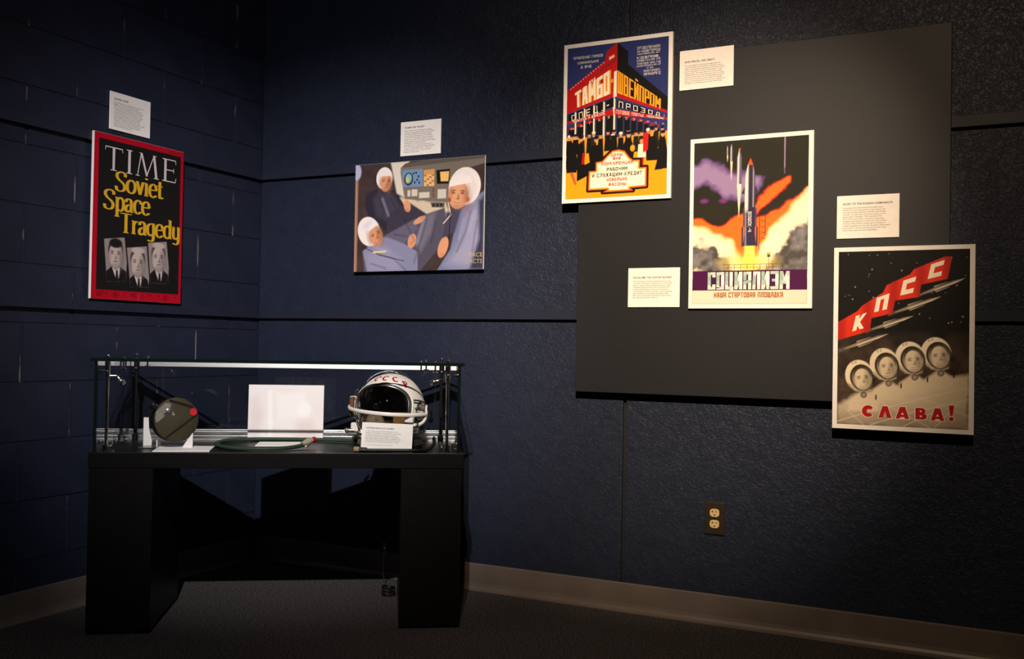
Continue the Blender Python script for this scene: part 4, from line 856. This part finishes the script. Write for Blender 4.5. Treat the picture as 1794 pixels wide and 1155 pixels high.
# ------------------------------------------------------------------ space suit helmet
HW = mat('helmet_white_enamel', (.84, .79, .71), .34, 0, .45, var=.05, vscale=18); HG = mat('helmet_grey_fittings', (.30, .29, .27), .35, .8, .5, var=.2, vscale=60)
HD = mat('helmet_dark_gasket', (.035, .033, .030), .5, 0, .4); HR = mat('helmet_neck_ring', (.040, .037, .030), .38, .35, .5, var=.15, vscale=40)
def helmet():
    e = empty('space_helmet', tp(.972, .195, ZD+.0004), TR+R(-22))
    CZ = .134; RX, RY, RZ = .122, .134, .130; cdir = Vector((0, -math.cos(R(10)), math.sin(R(10))))   # opening centre
    ux = Vector((1, 0, 0)); uy = ux.cross(cdir)*-1; uy = cdir.cross(ux); uy = Vector((0, cdir.z*1.0, -cdir.y)) ; uy.normalize()
    def opening(a):                                               # angular radius of the face opening at clock angle a
        hx = R(57); hy = R(36.5) if math.sin(a) > 0 else R(46); p = 2.6
        return (abs(math.cos(a)/hx)**p+abs(math.sin(a)/hy)**p)**(-1/p)
    def dirn(a, th): return (cdir*math.cos(th)+(ux*math.cos(a)+uy*math.sin(a))*math.sin(th))
    def pt(d, k=1.0, kz=1.0):
        z = CZ+d.z*RZ*k; fl = 1.0
        if z < .060: fl = .93+.07*max(0, (z-.02))/.04
        return Vector((d.x*RX*k*fl, d.y*RY*k*fl, max(z, .026)))
    N = 72; K = 22
    def shell(k0, rev=False, k=1.0, rim=1.0):
        b = MB(); vs = []; fs = []
        for i in range(K+1):
            for j in range(N):
                a = 2*math.pi*j/N; t0 = opening(a)*rim; th = t0+(math.pi-t0)*(i/K)*.999; vs.append(pt(dirn(a, th), k))
        for i in range(K):
            for j in range(N):
                q = (i*N+j, i*N+(j+1) % N, (i+1)*N+(j+1) % N, (i+1)*N+j); fs.append(q[::-1] if rev else q)
        b.add(vs, fs, 0, True); return b
    shell(0).build('shell', HW, e)
    shell(0, True, .955, 1.0).build('lining', mat('helmet_lining', (.105, .082, .064), .8, 0, .2, var=.3, vscale=50), e)
    loop = lambda k, f: [pt(dirn(2*math.pi*j/N, opening(2*math.pi*j/N)*f), k) for j in range(N)]
    b = MB(); b.tube(loop(1.010, 1.045), .0048, 8, True); b.build('brow_flange', HW, e)
    b = MB(); b.tube(loop(1.012, .985), .0040, 8, True); b.build('gasket', HD, e)
    b = MB(); b.tube(loop(1.010, .925), .0026, 8, True); b.build('visor_frame', mat('visor_frame_metal', (.50, .49, .46), .25, 1), e)
    b = MB(); vs = []; fs = []; KK = 14                            # tinted visor bubble
    for i in range(1, KK+1):
        for j in range(N): a = 2*math.pi*j/N; vs.append(pt(dirn(a, opening(a)*.96*i/KK), 1.0+.035*(1-(i/KK)**2)))
    vs.append(pt(cdir, 1.035)); c_ = len(vs)-1
    for i in range(KK-1):
        for j in range(N): fs.append((i*N+j, i*N+(j+1) % N, (i+1)*N+(j+1) % N, (i+1)*N+j)[::-1])
    for j in range(N): fs.append((c_, j, (j+1) % N)[::-1])
    b.add(vs, fs, 0, True); b.build('visor', glass('smoked_visor', (.58, .53, .47), .012, .06), e)
    # inside: tan mount board and pale cloth
    b = MB(); b.box(.010, .070, -.055, .010, .020, .125, 0, Matrix.Rotation(R(20), 4, 'Z')); b.build('mount_block', mat('tan_mount', (.52, .30, .085), .6, 0, .3, var=.15, vscale=25), e, .004, 2)
    b = MB(); b.ball((-.040, -.050, .075), .042, 12, 0, (.9, .75, 1.25)); b.build('inner_cloth', mat('pale_cloth', (.46, .41, .34), .9, 0, .1, var=.25, vscale=70), e)
    # neck ring
    b = MB(); b.lathe([(.108, 0), (.1135, .003), (.1150, .010), (.1150, .026), (.1120, .031), (.1095, .033), (.1030, .034)], 64, 0, Matrix.Diagonal((1, 1.05, 1, 1))); b.build('neck_ring', HR, e)
    b = MB(); b.lathe([(.1152, .012), (.1172, .013), (.1172, .017), (.1152, .018)], 64, 0, Matrix.Diagonal((1, 1.05, 1, 1))); b.build('ring_band', HD, e)
    # white hoop across the visor, hinged at both sides
    arc = []
    for k in range(41):
        a = R(-108+k*4.6); arc.append((.150*math.sin(a)-.003, -.158*math.cos(a)+.012, .1345-.010*math.sin(a)-.004*math.cos(a)))
    b = MB(); b.tube(arc, .0072, 10, False, 0, .55); b.build('visor_hoop', HW, e)
    # hinge and latch gear on the right side
    def side(x, sgn): return Matrix.Translation(x) @ Matrix.Rotation(R(90*sgn), 4, 'Y')
    b = MB()
    for (z, y, r_, h_) in ((.130, .010, .026, .012), (.118, -.030, .013, .014), (.150, -.026, .009, .012)): b.cyl((.108, y, z), (.108+h_+.012, y, z), r_, 22)
    b.build('hinge_disc', HG, e)
    b = MB(); b.lathe([(.046, -.012), (.046, .004), (.042, .007), (.0001, .008)], 32, 0, Matrix.Translation((.1125, -.014, .116)) @ Matrix.Rotation(R(90), 4, 'Y') @ Matrix.Diagonal((1.15, .85, 1, 1))); b.build('gear_plate', HD, e)
    b = MB(); b.tube(spline([(.119, -.046, .136), (.124, -.030, .128), (.124, -.012, .134), (.123, .006, .150)], 6), .0034, 8); b.tube(spline([(.118, -.050, .112), (.125, -.028, .104), (.126, .000, .108)], 6), .003, 8); b.build('linkage', HW, e)
    b = MB(); b.tube(spline([(.134, .004, .150), (.139, -.014, .140), (.141, -.018, .118), (.136, -.030, .098), (.126, -.050, .088)], 6), .0065, 8, False, 0, .6); b.build('latch_lever', HW, e)
    b = MB(); b.box(.088, .118, -.092, -.074, .098, .116, 0); b.box(.094, .124, -.078, -.060, .084, .094, 0); b.build('latch_block', HW, e, .003, 2)
    b = MB(); b.tube(spline([(.112, -.066, .175), (.126, -.030, .170), (.131, .000, .158), (.131, .024, .140)], 6), .0030, 8); b.build('cable', HD, e)
    b = MB(); M_ = Matrix.Translation((.086, -.072, .062)) @ Matrix.Rotation(R(-50), 4, 'Z') @ Matrix.Rotation(R(90), 4, 'Y') @ Matrix.Rotation(R(0), 4, 'Z')
    b.lathe([(.017, 0), (.017, .012), (.0145, .013), (.012, .009), (.0001, .008)], 24, 0, M_); b.build('valve_port', HG, e)
    b = MB(); b.tube(spline([(.118, -.020, .086), (.128, .000, .070), (.122, .010, .050)], 6), .006, 8, False, 0, .6); b.box(.100, .122, -.046, -.020, .056, .078); b.build('lock_bracket', HG, e, .002, 1)
    for (x, y, z) in ((.121, -.052, .128), (.127, -.012, .104), (.121, .030, .112), (.117, -.058, .150)):
        b = MB(); b.ball((x, y, z), .0052, 7); b.build('rivet', CHROME, e)
    # left side gear
    b = MB(); b.box(-.136, -.118, -.058, -.030, .118, .182, 0); b.build('side_cover', HW, e, .007, 3)
    b = MB(); b.box(-.129, -.116, -.071, -.0585, .112, .178, 0); b.build('leather_pad', mat('brown_leather', (.17, .065, .025), .55, 0, .3, var=.2, vscale=80), e, .003, 2)
    b = MB(); b.box(-.128, -.100, -.062, -.036, .056, .088, 0); b.build('side_bracket', HW, e, .005, 2)
    b = MB(); b.cyl((-.108, -.052, .060), (-.138, -.064, .060), .0075, 14); b.ball((-.140, -.065, .060), .0095, 9); b.cyl((-.104, -.062, .048), (-.128, -.082, .046), .006, 12); b.build('side_valve', HG, e)
    # raised clear outer visor lying back over the crown
    b = MB(); cd2 = Vector((-.46, .30, .84)).normalized(); ax = cd2.orthogonal().normalized(); ay = cd2.cross(ax); vs = []; fs = []; n = 40
    for i in range(9):
        for j in range(n):
            a = 2*math.pi*j/n; th = R(36)*(i+.02)/8; d = cd2*math.cos(th)+(ax*math.cos(a)+ay*math.sin(a))*math.sin(th); k = 1.085-.06*(i/8)**4
            vs.append(Vector((d.x*RX*k, d.y*RY*k, CZ+d.z*RZ*k)))
    for i in range(8):
        for j in range(n): fs.append((i*n+j, i*n+(j+1) % n, (i+1)*n+(j+1) % n, (i+1)*n+j))
    b.add(vs, fs, 0, True); b.build('raised_visor', glass('clear_bubble', (.90, .90, .90), .05, .035), e)
    # red letters wrapped on the crown
    RED = mat('red_letter_paint', (.42, .010, .022), .4, 0, .4)
    def lettering(ch, az, el, size):
        c0 = R(az); shapes = {'С': [[(.5+.5*math.cos(R(t)), .5+.5*math.sin(R(t)), .5+.24*math.cos(R(t)), .5+.34*math.sin(R(t))) for t in range(42, 320, 14)]], 'Р': [[(0, k/8, .32, k/8) for k in range(9)], [(.32+.42*math.cos(R(t)), .68+.32*math.sin(R(t)), .32+.18*math.cos(R(t)), .68+.17*math.sin(R(t))) for t in range(90, -91, -15)]]}[ch]
        d0 = Vector((math.sin(c0)*math.cos(R(el)), -math.cos(c0)*math.cos(R(el)), math.sin(R(el)))); tx = Vector((math.cos(c0), math.sin(c0), 0)); ty = d0.cross(tx)*-1
        ty = tx.cross(d0)*-1
        if ty.z < 0: ty = -ty
        def on(u, v, k): d = (d0+tx*((u-.5)*size)+ty*((v-.5)*size*1.25)).normalized(); return pt(d, k)
        b = MB()
        for st in shapes:
            vs = [on(q[0], q[1], 1.008) for q in st]+[on(q[2], q[3], 1.008) for q in st]; n = len(st)
            b.add(vs, [(i, i+1, i+1+n, i+n) for i in range(n-1)], 0, True)
        b.build('letter', RED, e)
    for ch, az, el in (('С', -26, 60), ('С', 4, 62), ('С', 37, 59), ('Р', 62, 47)): lettering(ch, az, el, .20)
    tag(e, 'white space helmet with smoked visor and red letters in the glass case', 'helmet')
helmet()
# black pipe with tan plug lying round the helmet foot
def pipe():
    e = empty('black_breathing_tube', tp(.95, .03, ZD), TR); P = [(.872, .022), (.92, .0205), (.985, .0205), (1.055, .022), (1.100, .050), (1.124, .11), (1.126, .155)]
    b = MB(); b.tube(spline([(x-.95, y-.03, .0072+(.030 if i == 6 else .012 if i == 5 else 0)) for i, (x, y) in enumerate(P)], 8), .0062, 10); b.build('tube', BLACKED, e)
    b = MB(); b.cyl((-.083, -.001, .0095), (-.058, -.0075, .0090), .0082, 16); b.build('sleeve', HD, e)
    b = MB(); b.cyl((-.100, .003, .0098), (-.083, -.001, .0098), .0092, 16); b.build('plug', mat('tan_plug', (.30, .22, .12), .6, 0, .3), e)['label'] = 'tan rubber plug'
    tag(e, 'black tube with a tan plug curving round the helmet base', 'tube')
pipe()
# helmet text card
def hcard():
    e = empty('helmet_text_card', tp(.958, .0400, ZD+.006), TR); e.rotation_euler = (R(-8), R(2.5), TR+R(1)); w, h = 174, 92
    b = MB(); b.box(-w/2000, w/2000, -.003, 0, 0, h/1000); b.build('board', PAPER, e, .0004, 1)
    L = Letters(w, h); typeset(L, 'YASTREB SPACE SUIT HELMET', 13, 21, 6.6, (42, 38, 40), .14, 1.1, width=98)
    ls = '''In 1965, Alexei Leonov became the first person to
perform an extravehicular activity (EVA) or spacewalk.
The Berkut spacesuit he wore ballooned outward
and made moving and working difficult. The Soviets
began developing and fitting Yastreb, redesigned and
improved for better mobility of a suit which was used
during the Soyuz 4 and Soyuz 5 rendezvous in 1969.'''.split('\n')
    for i, t in enumerate(ls): typeset(L, t, 13, 31+i*6.0, 5.2, (92, 86, 86), .02, 1.0, width=122*len(t)/54)
    typeset(L, 'On loan from the collection of the museum', 13, 77, 4.4, (120, 112, 110), 0, 1.0, width=92)
    o = L.build('lettering', e, -.0034); o.location = (0, 0, h/2000)
    tag(e, 'white text card leaning against the base of the white helmet', 'placard')
hcard()

# ------------------------------------------------------------------ cable under the table
def cord():
    e = empty('power_cord', tp(.955, .455, 0), TR)
    b = MB(); b.tube(spline([(.012, .0290, .574), (.012, .042, .555), (.010, .045, .42), (.004, .045, .30), (.006, .045, .19), (.000, .04, .09), (.012, .02, .03), (.020, 0, .016)], 8), .0022, 8); b.build('cable', BLACKED, e)
    b = MB(); b.cyl((.0035, .045, .196), (.0055, .045, .172), .0055, 12); b.build('inline_switch', mat('grey_switch', (.25, .25, .25), .3, .3), e)
    rng = random.Random(2); b = MB()
    for k in range(7):
        a0 = rng.uniform(0, 6); pts = [(.022+.020*math.cos(a0+t*.7)*(1+.2*rng.random()), .0+.016*math.sin(a0+t*.7), .006+.0045*k+.004*math.sin(t*1.3+k)) for t in range(9)]
        b.tube(spline(pts, 5, True), .0034, 6, True)
    b.build('coil', BLACKED, e)
    b = MB(); b.box(-.002, .046, -.014, .014, 0.0005, .030); b.build('adapter', BLACKED, e, .004, 2)
    tag(e, 'black power cord hanging to a coiled bundle beside the right table leg', 'cable')
cord()
